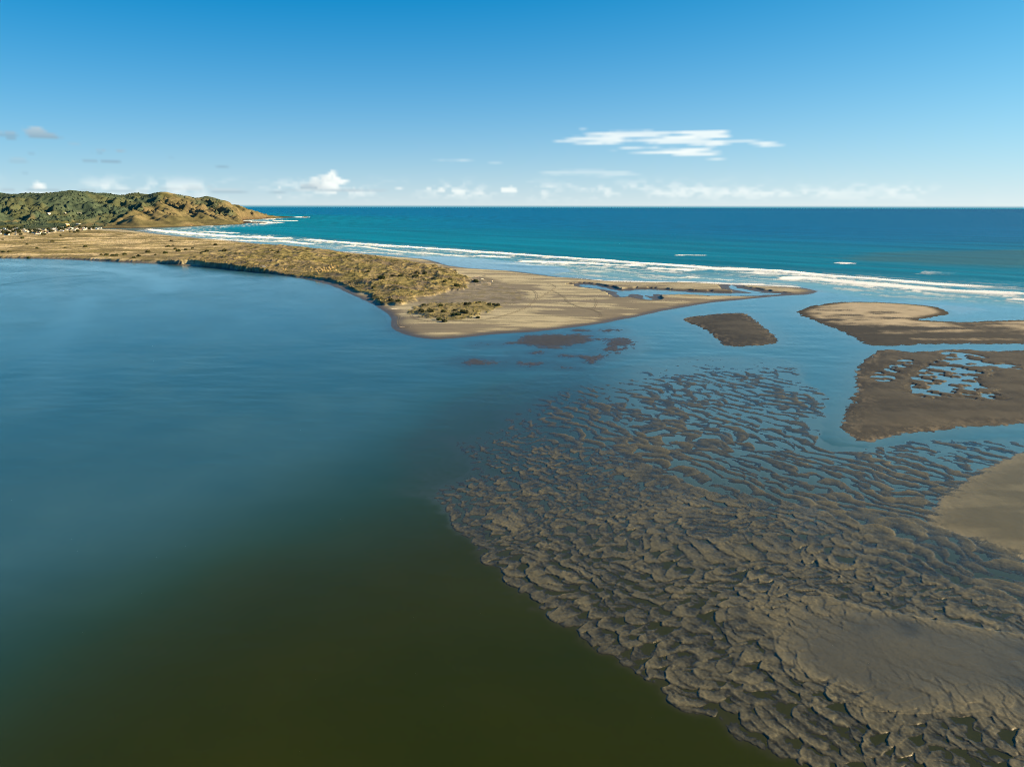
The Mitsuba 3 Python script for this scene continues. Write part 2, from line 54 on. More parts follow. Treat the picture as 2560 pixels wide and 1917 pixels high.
CLOUDS = [(10.02,5.3,3.2,0.27,0.8,0,0),(14.06,5.26,1.97,0.3,0.95,0,0),(6.65,4.85,2.52,0.29,0.85,0,0),(6.97,5.23,1.32,0.17,0.4,0,0),(12.19,4.73,3.16,0.35,0.8,0,0),(14.54,4.41,1.97,0.18,0.85,0,0),(11.8,4.1,3.59,0.21,0.85,0,0),(13.83,3.97,1.99,0.22,0.9,0,0),(16.79,4.66,1.62,0.12,0.55,0,0),(19.04,4.37,1.58,0.2,0.85,0,0),(15.44,3.36,1.25,0.1,0.6,0,0),(5.31,5.64,0.44,0.15,0.35,0,0),(6.28,2.47,2.99,0.24,0.35,0,0),(9.82,4.92,2.79,0.21,0.35,0,0),(-4.18,3.38,2.02,0.13,0.5,0,0),(-1.49,3.24,0.68,0.09,0.25,0,0),(-13.76,1.76,1.03,0.7,1,0,1),(-14.12,1.41,0.85,0.43,1,0,1),(-15.01,1.58,0.63,0.45,0.85,0.35,1),(-15.61,1.35,0.63,0.23,0.7,0.8,1),(-14.46,1.11,3.56,0.15,0.6,0.75,2),(-17.71,1.05,1.66,0.08,0.4,0.8,2),(-11.33,1.13,1.64,0.1,0.4,0.7,2),(-13.51,0.85,0.75,0.15,0.6,0.1,1),(-17.65,1.23,0.15,0.12,0.6,0.1,1),(-17.7,0.58,0.21,0.1,0.5,0.1,1),(-12.2,1.21,0.2,0.14,0.6,0.05,1),(-8.86,1.22,0.67,0.1,0.6,0.05,1),(-5.51,1.19,0.36,0.2,0.75,0.1,1),(-6.46,1.28,0.27,0.09,0.6,0.05,1),(-4.1,1,0.56,0.29,0.7,0.05,1),(-0.36,1.15,0.68,0.29,0.8,0.02,1),(-2.58,0.93,0.4,0.16,0.5,0.1,1),(-32.44,4.4,0.91,0.47,0.8,0.9,1),(-33.99,4.28,0.38,0.34,0.6,1,1),(-34.56,4.33,0.08,0.19,0.5,1,1),(-29.12,3.48,0.58,0.19,0.6,1,1),(-27.79,3.51,0.35,0.15,0.55,1,1),(-28.57,2.93,0.63,0.12,0.6,1,2),(-29.8,2.89,0.46,0.07,0.5,1,2),(-24.78,3.3,0.33,0.09,0.45,1,2),(-21.5,2.76,0.62,0.06,0.45,0.9,2),(-33.9,2.7,0.63,0.26,0.3,0.9,1),(-33.08,3.32,0.32,0.09,0.35,1,2),(-33.57,2.08,0.39,0.07,0.45,1,2),(-30.61,3.9,0.41,0.12,0.25,0.9,2),(-25.81,3.33,0.25,0.07,0.25,1,2),(-32.99,1.15,0.45,0.27,0.95,0,1),(-32.73,0.95,0.95,0.11,0.5,0.9,2),(-33.05,0.7,1.17,0.2,0.6,0.15,1),(-34.63,0.96,0.34,0.08,0.5,0.8,2),(-30.2,0.98,0.5,0.08,0.5,0.8,2),(-28.18,0.94,1.05,0.12,0.5,0.75,2),(-26.73,0.94,0.41,0.12,0.4,0.75,1),(-25.22,1.08,0.92,0.19,0.45,0.7,1),(-23.52,1.17,0.61,0.23,0.5,0.6,1),(-21.26,1.05,1.53,0.13,0.5,0.7,2),(-22.55,1.34,0.17,0.11,0.3,0.6,1),(-17.71,1.06,0.65,0.1,0.4,0.6,2)]


def sky_clouds(d):
    """Cover and shade per direction: haze thickening to the horizon, a belt of small cumulus all round it, and the clouds of CLOUDS (azimuth, elevation in degrees)."""
    az, el = np.degrees(np.arctan2(d[..., 0], d[..., 1])), np.degrees(np.arcsin(d[..., 2]))
    sunward = 0.5 + 0.5 * (d[..., 0] * math.sin(SUN_AZ) + d[..., 1] * math.cos(SUN_AZ)) / np.maximum(np.hypot(d[..., 0], d[..., 1]), 1e-6)
    veil = np.clip((0.80 + 0.27 * sunward ** 3) * np.exp(-np.maximum(el, 0) / (5.0 + 2.6 * sunward ** 3)) - 0.055, 0, 0.97)
    clear, shade = 1 - veil, np.zeros_like(el)
    shade_w = veil * 0.20
    low = (el < 22) & (el > -1)
    a, e = az[low], el[low]
    p = np.stack([a * 1.0, e * 1.0, a * 0], -1)
    fine = meshkit.fbm(p * [1.6, 3.2, 1], 4, 5)
    streak = meshkit.fbm(p * [0.32, 6.5, 1], 4, 9)
    cl, sw = clear[low], shade_w[low]
    # the cumulus belt, 0.5 to 2.2 degrees up
    belt = np.exp(-((e - 1.15) / 0.62) ** 2) * np.clip((meshkit.fbm(p * [0.42, 1.1, 1], 4, 21) - 0.43) * 4, 0, 1) * np.clip((fine - 0.38) * 4, 0, 1) * 0.62
    sw = sw * (1 - belt) + belt * 0.0
    cl = cl * (1 - belt)
    ringed = np.zeros_like(a)
    for ca, ce, w, h, c, s, kind in CLOUDS:
        near = (np.abs(a - ca) < 2.2 * w + 1) & (np.abs(e - ce) < 2.5 * h + 0.6)
        u, v = (a[near] - ca) / w, (e[near] - ce) / h
        if kind == 0:      # wisps
            q = u * u + v * v + (streak[near] - 0.5) * 4.2 + 0.35 * u * v
            m = np.clip(1.15 - q, 0, 1) ** 1.2 * 0.85
        elif kind == 1:    # heaps: flat below, billowing above
            v = np.where(v < -0.25, v * 2.2, v)
            m = np.clip((1.05 - (u * u + v * v) ** 0.5 + (fine[near] - 0.5) * 1.5) * 2.6, 0, 1)
        else:              # flat bars
            m = np.clip((1 - (np.abs(u) ** 2.5 + v * v) + (streak[near] - 0.5) * 2.0) * 1.6, 0, 1)
        m = m * c
        sh = np.clip(s + (0.0 if kind == 0 else 0.25) * np.clip(-v, -1, 1) * (0.3 < s), 0, 1) if s > 0 else np.clip((kind == 1) * (0.16 - 0.35 * v - 0.25 * u), 0, 0.5)
        cl[near] *= 1 - m
        sw[near] = sw[near] * (1 - m) + m * sh
    clear[low], shade_w[low] = cl, sw
    cover = 1 - clear
    return cover, np.clip(shade_w / np.maximum(cover, 1e-4), 0, 1)


scene['sky'] = mikit.sky(SUN, turbidity=3, sun_scale=1.4, sky_scale=1.0, sun_tint=(1.0, 0.955, 0.80), sky_tint=(0.032, 0.46, 0.66), clouds=sky_clouds,
                         cloud_lit=(4.3, 4.55, 4.4), cloud_dark=(1.15, 1.75, 2.2), ground=(0.04, 0.25, 0.46))


# ---------------------------------------------------------------- numbers
def hash2(ix, iy, seed):
    with np.errstate(over='ignore'):
        h = ix.astype(np.uint32) * np.uint32(374761393) + iy.astype(np.uint32) * np.uint32(668265263) + np.uint32((seed * 144665 + 977) & 0xFFFFFFFF)
        h = (h ^ (h >> np.uint32(13))) * np.uint32(1274126177)
        h = (h ^ (h >> np.uint32(15))) * np.uint32(2246822519)
        return ((h ^ (h >> np.uint32(16))) & np.uint32(0xFFFFFF)).astype(np.float32) / np.float32(16777215)


def vn(x, y, seed=0):
    x, y = np.asarray(x, np.float64), np.asarray(y, np.float64)
    fx, fy = np.floor(x), np.floor(y)
    ix, iy = fx.astype(np.int64), fy.astype(np.int64)
    tx, ty = (x - fx).astype(np.float32), (y - fy).astype(np.float32)
    tx, ty = tx * tx * tx * (tx * (tx * 6 - 15) + 10), ty * ty * ty * (ty * (ty * 6 - 15) + 10)
    a, b, c, d = hash2(ix, iy, seed), hash2(ix + 1, iy, seed), hash2(ix, iy + 1, seed), hash2(ix + 1, iy + 1, seed)
    return a + (b - a) * tx + (c - a) * ty + (a - b - c + d) * tx * ty


def fb(x, y, octaves=4, seed=0, gain=0.5):
    out, amp, tot = 0, 1.0, 0.0
    for o in range(octaves):
        k = 2.03 ** o
        cs, sn = math.cos(o * 0.7), math.sin(o * 0.7)
        out = out + amp * vn((x * cs - y * sn) * k + 31.7 * o, (x * sn + y * cs) * k - 17.3 * o, seed + o)
        tot += amp
        amp *= gain
    return out / tot


def ridged(x, y, octaves=4, seed=0):
    out, amp, tot = 0, 1.0, 0.0
    for o in range(octaves):
        k = 2.1 ** o
        out = out + amp * (1 - np.abs(2 * vn(x * k + 7.7 * o, y * k + 3.1 * o, seed + o) - 1)) ** 2
        tot += amp
        amp *= 0.5
    return out / tot


def sm(a, b, x):
    t = np.clip((x - a) / (b - a), 0, 1)
    return t * t * (3 - 2 * t)


def chaikin(p, closed=True, n=1):
    p = np.asarray(p, float)
    for _ in range(n):
        q = np.roll(p, -1, 0) if closed else p[1:]
        b = p if closed else p[:-1]
        r = np.stack([0.75 * b + 0.25 * q, 0.25 * b + 0.75 * q], 1).reshape(-1, 2)
        p = r if closed else np.vstack([p[:1], r, p[-1:]])
    return p


def sdist(poly, x, y, margin=60.0, smooth=1):
    """Signed distance to a closed outline, positive inside; -margin beyond that far away."""
    P = chaikin(poly, True, smooth)
    out = np.full(x.shape, -margin, np.float64)
    m = (x > P[:, 0].min() - margin) & (x < P[:, 0].max() + margin) & (y > P[:, 1].min() - margin) & (y < P[:, 1].max() + margin)
    if not m.any():
        return out
    X, Y = x[m], y[m]
    d2, inside = np.full(X.shape, 1e18), np.zeros(X.shape, bool)
    for (ax, ay), (bx, by) in zip(P, np.roll(P, -1, 0)):
        ex, ey = bx - ax, by - ay
        t = np.clip(((X - ax) * ex + (Y - ay) * ey) / max(ex * ex + ey * ey, 1e-12), 0, 1)
        dx, dy = X - ax - t * ex, Y - ay - t * ey
        d2 = np.minimum(d2, dx * dx + dy * dy)
        if ay != by:
            cross = (ay > Y) != (by > Y)
            inside ^= cross & (X < (bx - ax) * (Y - ay) / (by - ay) + ax)
    d = np.sqrt(d2)
    out[m] = np.maximum(np.where(inside, d, -d), -margin)
    return out


def line_dist(line, x, y, reach):
    """(signed distance, share of the length at the nearest point) to an open line; positive on its right-hand side. Far points get 1e9."""
    P = chaikin(line, False, 2)
    out, s = np.full(x.shape, 1e9), np.zeros(x.shape)
    m = (x > P[:, 0].min() - reach) & (x < P[:, 0].max() + reach) & (y > P[:, 1].min() - reach) & (y < P[:, 1].max() + reach)
    if not m.any():
        return out, s
    X, Y = x[m], y[m]
    L = np.r_[0, np.cumsum(np.hypot(*np.diff(P, axis=0).T))]
    best, sg, st = np.full(X.shape, 1e18), np.ones(X.shape), np.zeros(X.shape)
    for i in range(len(P) - 1):
        (ax, ay), (bx, by) = P[i], P[i + 1]
        ex, ey = bx - ax, by - ay
        n2 = max(ex * ex + ey * ey, 1e-12)
        t = np.clip(((X - ax) * ex + (Y - ay) * ey) / n2, 0, 1)
        dx, dy = X - ax - t * ex, Y - ay - t * ey
        d2 = dx * dx + dy * dy
        c = d2 < best
        best = np.where(c, d2, best)
        sg = np.where(c, np.where(dx * ey - dy * ex > 0, 1.0, -1.0), sg)
        st = np.where(c, (L[i] + t * math.sqrt(n2)) / L[-1], st)
    out[m], s[m] = np.sqrt(best) * sg, st
    return out, s


def mixc(a, b, t):
    t = np.asarray(t)[..., None]
    return np.asarray(a) * (1 - t) + np.asarray(b) * t


# ---------------------------------------------------------------- materials
def uv_x(p, n, uv):
    return uv.x


COLOUR = {'type': 'mesh_attribute', 'name': 'vertex_color'}
scene['water_surface'] = {'type': 'principled', 'base_color': COLOUR, 'roughness': mikit.proc(uv_x), 'specular': 0.14}
scene['sea_surface'] = {'type': 'principled', 'base_color': COLOUR, 'roughness': mikit.proc(uv_x), 'specular': 0.07}
scene['calm_water'] = {'type': 'principled', 'base_color': COLOUR, 'roughness': mikit.proc(uv_x), 'specular': 0.35}
scene['bare_ground'] = {'type': 'principled', 'base_color': COLOUR, 'roughness': mikit.proc(uv_x), 'specular': 0.3}
scene['grown_ground'] = {'type': 'diffuse', 'reflectance': COLOUR}


def plain(name, rgb, rough=0.8, both=False):
    b = {'type': 'principled', 'base_color': {'type': 'rgb', 'value': list(rgb)}, 'roughness': rough, 'specular': 0.3}
    scene[name] = {'type': 'twosided', 'bsdf': b} if both else b


# ---------------------------------------------------------------- meshes
def grid_faces(n, m):
    i = np.arange(n * m).reshape(n, m)
    return np.stack([i[:-1, :-1], i[:-1, 1:], i[1:, 1:], i[1:, :-1]], -1).reshape(-1, 4)


def grid_normals(X, Y, Z):
    P = np.stack([X, Y, Z], -1)
    n = np.cross(np.gradient(P, axis=1), np.gradient(P, axis=0))
    n *= np.sign(n[..., 2:] + 1e-30)
    return n / np.maximum(np.linalg.norm(n, axis=-1, keepdims=True), 1e-30)


def add(key, V, Q, N, C, R, bsdf, label=None, category=None, kind=None, group=None):
    """One entry of the scene: the quads Q of a grid with its own vertices, normals, colours and roughness (kept in uv)."""
    if not len(Q):
        return
    used, inv = np.unique(Q, return_inverse=True)
    q = inv.reshape(Q.shape)
    f = np.vstack([q[:, [0, 1, 2]], q[:, [0, 2, 3]]]) if q.shape[1] == 4 else q
    v, n = V[used], N[used]
    a = np.cross(v[f[:, 1]] - v[f[:, 0]], v[f[:, 2]] - v[f[:, 0]])
    wrong = (a * n[f[:, 0]]).sum(1) < 0
    f[wrong] = f[wrong][:, ::-1]
    uv = None if R is None else np.stack([R[used], R[used] * 0], 1)
    path = meshkit.write_ply((v, f), False, uv, None if C is None else np.clip(C[used], 0.001, 0.95), normals=n)
    scene[key] = {'type': 'ply', 'filename': path, 'face_normals': False, 'bsdf': {'type': 'ref', 'id': bsdf}}
    tag(key, label, category, kind, group)


def tag(key, label=None, category=None, kind=None, group=None):
    d = {k: v for k, v in dict(label=label, category=category, kind=kind, group=group).items() if v}
    if d:
        labels[key] = d


# ---------------------------------------------------------------- the sand spit: beach, bluff, dunes, grass plain
def spit_height(x, y):
    """(height, how far inside the spit, how far inside the dunes, dune islet, wind-scoured flat)"""
    far = np.hypot(x, y)
    wob = (fb(x / 22, y / 22, 3, 40) - 0.5) * np.clip(far / 130, 2, 9)
    sd = sdist(SPIT, x, y, 60) + wob * 0.6
    for pond in PONDS:
        pd = sdist(pond, x, y, 30) + (fb(x / 9, y / 16, 3, 44) - 0.5) * 13 - 1.5
        sd = np.minimum(sd, np.where(pd > -14, -pd * 0.4, 99))
    sv = sdist(DUNES, x, y, 80) + (fb(x / 9, y / 9, 3, 41) - 0.5) * 9 + (fb(x / 24, y / 24, 4, 39) - 0.5) * 46 * sm(-170, -60, x + 0.1 * (y - 600))
    si = sdist(ISLET, x, y, 40) + (fb(x / 7, y / 7, 3, 42) - 0.5) * 22 - 2
    sf = sdist(FLATS, x, y, 40) + (fb(x / 12, y / 12, 3, 43) - 0.5) * 14
    beach = np.where(sd > 0, 2.3 * (1 - np.exp(-sd / 26)), np.maximum(sd * 0.09, -2.2))
    beach = beach + 0.10 * (fb(x / 14, y / 14, 3, 45) - 0.5) * sm(2, 20, sd)
    plainness = sm(-520, -760, x)
    bluff = sm(-1.5, 3.0, sv) * (1.2 + 2.6 * fb(x / 60, y / 60, 2, 46) + 5.0 * sm(-660, -560, x) * sm(-330, -400, x))
    big = ridged(x / 62 + 0.25 * fb(x / 30, y / 30, 2, 50), y / 48, 3, 47)
    mid = ridged(x / 21, y / 17, 3, 48)
    tuft = fb(x / 4.2, y / 4.2, 3, 49)
    dune = (6.6 * np.clip(big - 0.28, 0, 1) + 2.7 * mid - 0.9) * sm(2, 30, sv) * (1 - 0.82 * plainness) + (tuft - 0.5) * 0.9 * sm(0, 6, sv) * (1 - 0.4 * plainness)
    isl = sm(-2, 7, si) * (0.2 + 1.9 * mid + 0.9 * (tuft - 0.5))
    flat = sm(-4, 8, sf) * ((fb(x / 16, y / 5.5, 3, 51) - 0.5) * 1.3 + (fb(x / 4, y / 2.5, 2, 52) - 0.5) * 0.5)
    return beach + bluff + dune + isl + flat, sd, sv, si, sf


def spit_colour(x, y, z, sd, sv, si, sf):
    dry, streak, wet, scoured = [0.300, 0.282, 0.202], [0.180, 0.170, 0.124], [0.066, 0.060, 0.052], [0.150, 0.141, 0.122]
    along = fb(x / 30, y / 7, 4, 60)
    c = mixc(dry, streak, sm(0.42, 0.62, along) * 0.9)
    c = mixc(c, [0.115, 0.107, 0.090], sm(0.50, 0.60, fb(x / 70, y / 22, 4, 61)) * 0.85)
    damp = 1 - sm(2, 9 + 14 * fb(x / 40, y / 40, 2, 62), sd)
    c = mixc(c, wet, damp)
    c = mixc(c, mixc(scoured, [0.095, 0.090, 0.080], sm(0.45, 0.6, fb(x / 18, y / 5, 4, 63))), sm(-3, 6, sf) * 0.85)
    veg = np.maximum(sm(-1.0, 2.5, sv), sm(-1, 4, si) * 0.9)
    plainness = sm(-480, -820, x)
    n1, n2, n3 = fb(x / 5.0, y / 8.0, 4, 64), fb(x / 30, y / 40, 4, 65), fb(x / 2.2, y / 4.0, 3, 66)
    gold, olive, dark, earth, pale = [0.340, 0.290, 0.140], [0.185, 0.172, 0.080], [0.056, 0.060, 0.030], [0.185, 0.160, 0.110], [0.66, 0.56, 0.36]
    g = mixc(olive, earth, sm(0.40, 0.60, n2))
    g = mixc(g, gold, sm(0.42, 0.62, n1) * (0.60 + 0.3 * plainness))
    g = mixc(g, pale, plainness * sm(0.40, 0.56, fb(x / 130, y / 45, 4, 67)) * (0.5 + 0.5 * sm(0.40, 0.6, n3)))
    g = mixc(g, mixc(earth, olive, n3), plainness * sm(0.52, 0.62, fb(x / 60, y / 50, 4, 68)) * 0.85)
    g = mixc(g, dark, sm(0.54, 0.66, fb(x / 8.5, y / 8.5, 4, 69)) * (0.85 - 0.35 * plainness))
    bare = sm(0.60, 0.68, fb(x / 22, y / 16, 4, 70)) * (1 - 0.6 * plainness) * sm(6, 14, sv)
    g = mixc(g, [0.165, 0.145, 0.112], bare * 0.9)
    gi = mixc([0.225, 0.200, 0.112], [0.105, 0.098, 0.058], sm(0.52, 0.66, fb(x / 4.5, y / 5.5, 3, 71)))
    g = mixc(g, gi, sm(-2, 5, si))
    g = mixc(g, [0.235, 0.225, 0.085], sm(14, 2, sv) * sm(-60, 40, x) * 0.7)
    c = mixc(c, mixc([0.17, 0.155, 0.100], [0.085, 0.080, 0.050], n1), sm(-6, 8, np.maximum(sf, si + 4)) * sm(0.52, 0.66, fb(x / 7, y / 9, 4, 72)) * 0.8)
    c = mixc(c, g, veg)
    rough = 0.9 - 0.45 * damp
    return c, rough, veg


def fan(az, radii):
    """A grid round the point under the eye: closer steps where the land is near and looked at, wide steps to the sides."""
    R, A = np.meshgrid(radii, np.radians(az), indexing='ij')
    return R * np.sin(A), R * np.cos(A)


rr, r = [], 395.0
while r < 3500:
    rr.append(r)
    r += 1.5 + max(0, r - 500) * 0.0052
SAZ = np.r_[np.arange(-63, -43, 0.5), np.arange(-43, 26, 0.07)]
SX, SY = fan(SAZ, np.array(rr))
SZ, s_d, s_v, s_i, s_f = spit_height(SX, SY)
SC, SR, s_veg = spit_colour(SX, SY, SZ, s_d, s_v, s_i, s_f)
SN = grid_normals(SX, SY, SZ)
quads = grid_faces(*SX.shape)
Vs, Ns, Cs, Rs = np.stack([SX, SY, SZ], -1).reshape(-1, 3), SN.reshape(-1, 3), SC.reshape(-1, 3), SR.ravel()
keep = (s_d.ravel()[quads].max(1) > -9)
quads = quads[keep]
grown = s_veg.ravel()[quads].mean(1) > 0.5
on_islet = grown & (s_i.ravel()[quads].mean(1) > -6) & (s_v.ravel()[quads].mean(1) < 0)
add('sand_beach', Vs, quads[~grown], Ns, Cs, Rs, 'bare_ground', 'tan sand beach at the end of the spit with wind streaks and wheel tracks', None, 'structure')
add('dune_field', Vs, quads[grown & ~on_islet], Ns, Cs, None, 'grown_ground', 'hummocky dunes and golden grass plain along the spit above a dark bluff', None, 'structure')
add('dune_islet', Vs, quads[on_islet], Ns, Cs, None, 'grown_ground', 'low grassy dunes standing alone on the bare sand near the tip of the spit', None, 'structure')


def spit_z(x, y):
    """The height of the beach and dune mesh itself."""
    x, y = np.atleast_1d(np.asarray(x, float)), np.atleast_1d(np.asarray(y, float))
    i = np.clip(np.interp(np.hypot(x, y), rr, np.arange(len(rr))), 0, len(rr) - 1.001)
    j = np.clip(np.interp(np.degrees(np.arctan2(x, y)), SAZ, np.arange(len(SAZ))), 0, len(SAZ) - 1.001)
    a, b = i.astype(int), j.astype(int)
    u, v = i - a, j - b
    return (SZ[a, b] * (1 - u) + SZ[a + 1, b] * u) * (1 - v) + (SZ[a, b + 1] * (1 - u) + SZ[a + 1, b + 1] * u) * v


# ---------------------------------------------------------------- the estuary floor: rippled bank, bars, shoals
def lobes(x, y, ang, ls, ln, seed, crest):
    """Tongue-shaped bedforms, 0 to 1: gentle backs that rise the way the water ran (angle ang) and end in steep curved fronts."""
    c, s = math.cos(ang), math.sin(ang)
    wx, wy = (fb(x / 26, y / 26, 3, seed + 1) - 0.5) * 14, (fb(x / 26, y / 26, 3, seed + 2) - 0.5) * 14
    wx, wy = wx + (fb(x / 2.4, y / 2.4, 2, seed + 3) - 0.5) * 1.3, wy + (fb(x / 2.4, y / 2.4, 2, seed + 4) - 0.5) * 1.3
    S, N = ((x + wx) * c + (y + wy) * s) / ls, (-(x + wx) * s + (y + wy) * c) / ln
    i0, j0 = np.floor(S).astype(np.int64), np.floor(N).astype(np.int64)
    h = np.zeros(x.shape)
    for di in (-1, 0, 1):
        for dj in (-1, 0, 1):
            i, j = i0 + di, j0 + dj
            r1, r2, r3, r4 = (hash2(i, j, seed + 10 + k) for k in range(4))
            u = S - (i + 0.5 + 0.55 * (r1 - 0.5))
            v = N - (j + 0.5 + 0.5 * (i % 2) - 0.25 + 0.5 * (r2 - 0.5))
            v = v / (0.75 + 0.6 * r3)
            front = 0.55 - (1.1 + 1.0 * r4) * v * v
            up = np.clip((u - front + 1.25) / 1.25, 0, 1)
            lee = 1 - sm(-0.1, 0.95, (u - front) * ls)
            side = 1 - sm(0.5, 0.92, np.abs(v))
            h = np.maximum(h, up ** 0.6 * lee * side * (0.62 + 0.38 * hash2(i, j, seed + 20)))
    ph = S * 1.05 + 1.5 * fb(N * 0.55, S * 0.35, 3, seed + 30) + 0.35 * fb(N * 2.2, S * 1.1, 2, seed + 31)
    saw = ph - np.floor(ph)
    saw = saw ** 0.7 * (1 - sm(0.86, 1.0, saw)) * (0.6 + 0.4 * fb(N * 0.8, np.floor(ph) + 0.5, 2, seed + 32) * 1.6)
    k = sm(0.35, 0.62, fb(x / 24, y / 24, 3, seed + 33))      # here tongues, there long crests
    return h * (1 - crest * (0.35 + 0.65 * k)) + saw * crest * (0.35 + 0.65 * k)


SHARE = np.array(SHARE)


def floor_height(x, y):
    """(height of the floor, which form stands highest, inside distance of that form, share of the rippled bank out of the water)"""
    far = np.hypot(x, y)
    base = np.full(x.shape, -2.0)
    ident, inner = np.zeros(x.shape, np.int8), np.full(x.shape, -30.0)
    share = np.full(x.shape, -1.0)
    crumb = fb(x / 1.7, y / 1.7, 3, 80) - 0.5
    n = 1
    for poly, top, reach, slope, rag in [(BAR_FAR, 0.9, 30, 0.10, 0.6), (BAR_MID, 0.7, 14, 0.10, 0.6), (FLAT_RIGHT, 0.62, 11, 0.10, 0.7), (BANK_RIGHT, 0.9, 16, 0.06, 0.35)] + [(s, 0.19, 7, 0.016, 0.8) for s in SHOALS]:
        sd = sdist(poly, x, y, 30)
        m = sd > -29
        if m.any():
            X, Y = x[m], y[m]
            d = sd[m] + (fb(X / 6, Y / 6, 3, 81) - 0.5) * 6.5 * rag + ((fb(X / 9, Y / 30, 3, 79) - 0.5) * 12 + (fb(X / 34, Y / 6, 3, 77) - 0.5) * 12) * (n > 4)
            z = np.where(d > 0, top * (1 - np.exp(-d / reach)), np.maximum(d * slope * 0.35 - (np.minimum(d, 0) / 20) ** 2 * 0.7, -2))
            z = z + crumb[m] * 0.55 * rag * np.exp(-np.abs(d - 2) / 4.5) + 0.05 * (fb(X / 3, Y / 3, 3, 82) - 0.5) + 0.10 * (fb(X / 5 + Y / 14, Y / 7 - X / 14, 3, 78) - 0.5) * (n < 5)
            if poly is FLAT_RIGHT:   # shallow pools lying in the flat
                pool = sdist(POOLS[0], X, Y, 25) + (fb(X / 14, Y / 14, 2, 84) - 0.5) * 12
                pool = np.maximum(pool, sdist(POOLS[1], X, Y, 25) + (fb(X / 14, Y / 14, 2, 85) - 0.5) * 12)
                rip = 0.8 * vn(X / 6.2 + 0.3 * Y / 6, Y / 5.2, 83) + 0.2 * fb(X / 15, Y / 11, 2, 76)
                z = z - sm(-6, 5, pool) * sm(0.41, 0.50, rip) * 0.75
            c = z > base[m]
            ident[m] = np.where(c, n, ident[m])
            inner[m] = np.where(c, d, inner[m])
            base[m] = np.maximum(base[m], z)
        n += 1
    sd = sdist(RIPPLES, x, y, 30)
    m = sd > -29
    X, Y = x[m], y[m]
    num, den = np.zeros(X.shape), np.zeros(X.shape)
    for px, py, s in SHARE:
        w = 1 / ((X - px) ** 2 + (Y - py) ** 2 + (0.03 * math.hypot(px, py)) ** 2) ** 1.6
        num, den = num + w * s, den + w
    sh = num / den
    sh = sh + (0.06 + 0.25 * sm(170, 250, np.hypot(X, Y))) * sm(-0.05, 0.25, sh) * sm(0.95, 0.78, sh) + (fb(X / 15, Y / 15, 3, 86) - 0.5) * 0.24
    a = lobes(X, Y, math.radians(212), 5.6, 4.4, 100, 0.36)
    b = lobes(X, Y, math.radians(36), 8.0, 11.0, 200, 0.60)
    a2 = lobes(X, Y, math.radians(205), 4.5, 3.9, 300, 0.40)
    small = sm(0.40, 0.60, fb(X / 34, Y / 34, 3, 93)) * (0.25 + 0.6 * sm(210, 300, Y))
    a = a * (1 - small) + (0.60 * a2 + 0.36 * a) * small
    t = sm(-14, 14, (X - 75) * 0.75 + (Y - 235) * 0.65 + (fb(X / 30, Y / 30, 2, 87) - 0.5) * 40)
    h = a * (1 - t) + b * t
    crumbly = sm(0.50, 0.62, fb(X / 9, Y / 9, 3, 88)) * sm(0.35, 0.7, h)
    h = h + crumbly * (fb(X / 1.15 + Y / 3.1, Y / 1.15 - X / 3.1, 3, 89) - 0.5) * 0.42 * (1 - 0.8 * t) + (fb(X / 1.5, Y / 1.5, 3, 90) - 0.5) * 0.07
    amp = 0.50 * (1 - 0.9 * sm(0.92, 1.35, sh)) + 0.02
    levels = np.quantile(h[::7], np.linspace(0, 1, 61))       # so that the share of sand above water comes out as given
    z = amp * (h - np.interp(1 - sh, np.linspace(0, 1, 61), levels) - np.maximum(-sh, 0) * 1.3) + np.clip(sh - 1.0, 0, 1) * 0.5
    close = sm(330, 200, np.hypot(X, Y))
    z = z + 0.05 * (fb(X / 2, Y / 2, 3, 92) - 0.5) + close * 0.11 * (fb(X / 0.62 + Y / 1.9, Y / 0.62 - X / 1.9, 2, 94) - 0.5) * (1 - 0.75 * sm(0.95, 1.3, sh))
    z = z - 1.9 * (1 - sm(-3.2 - 24 * sm(0.50, 0.05, sh), 1.2, sd[m] + (fb(X / 5, Y / 5, 3, 91) - 0.5) * 6))
    c = z > base[m]
    ident[m] = np.where(c, 50, ident[m])
    inner[m] = np.where(c, sd[m], inner[m])
    share[m] = sh
    base[m] = np.maximum(base[m], z)
    return base, ident, inner, share, crumb


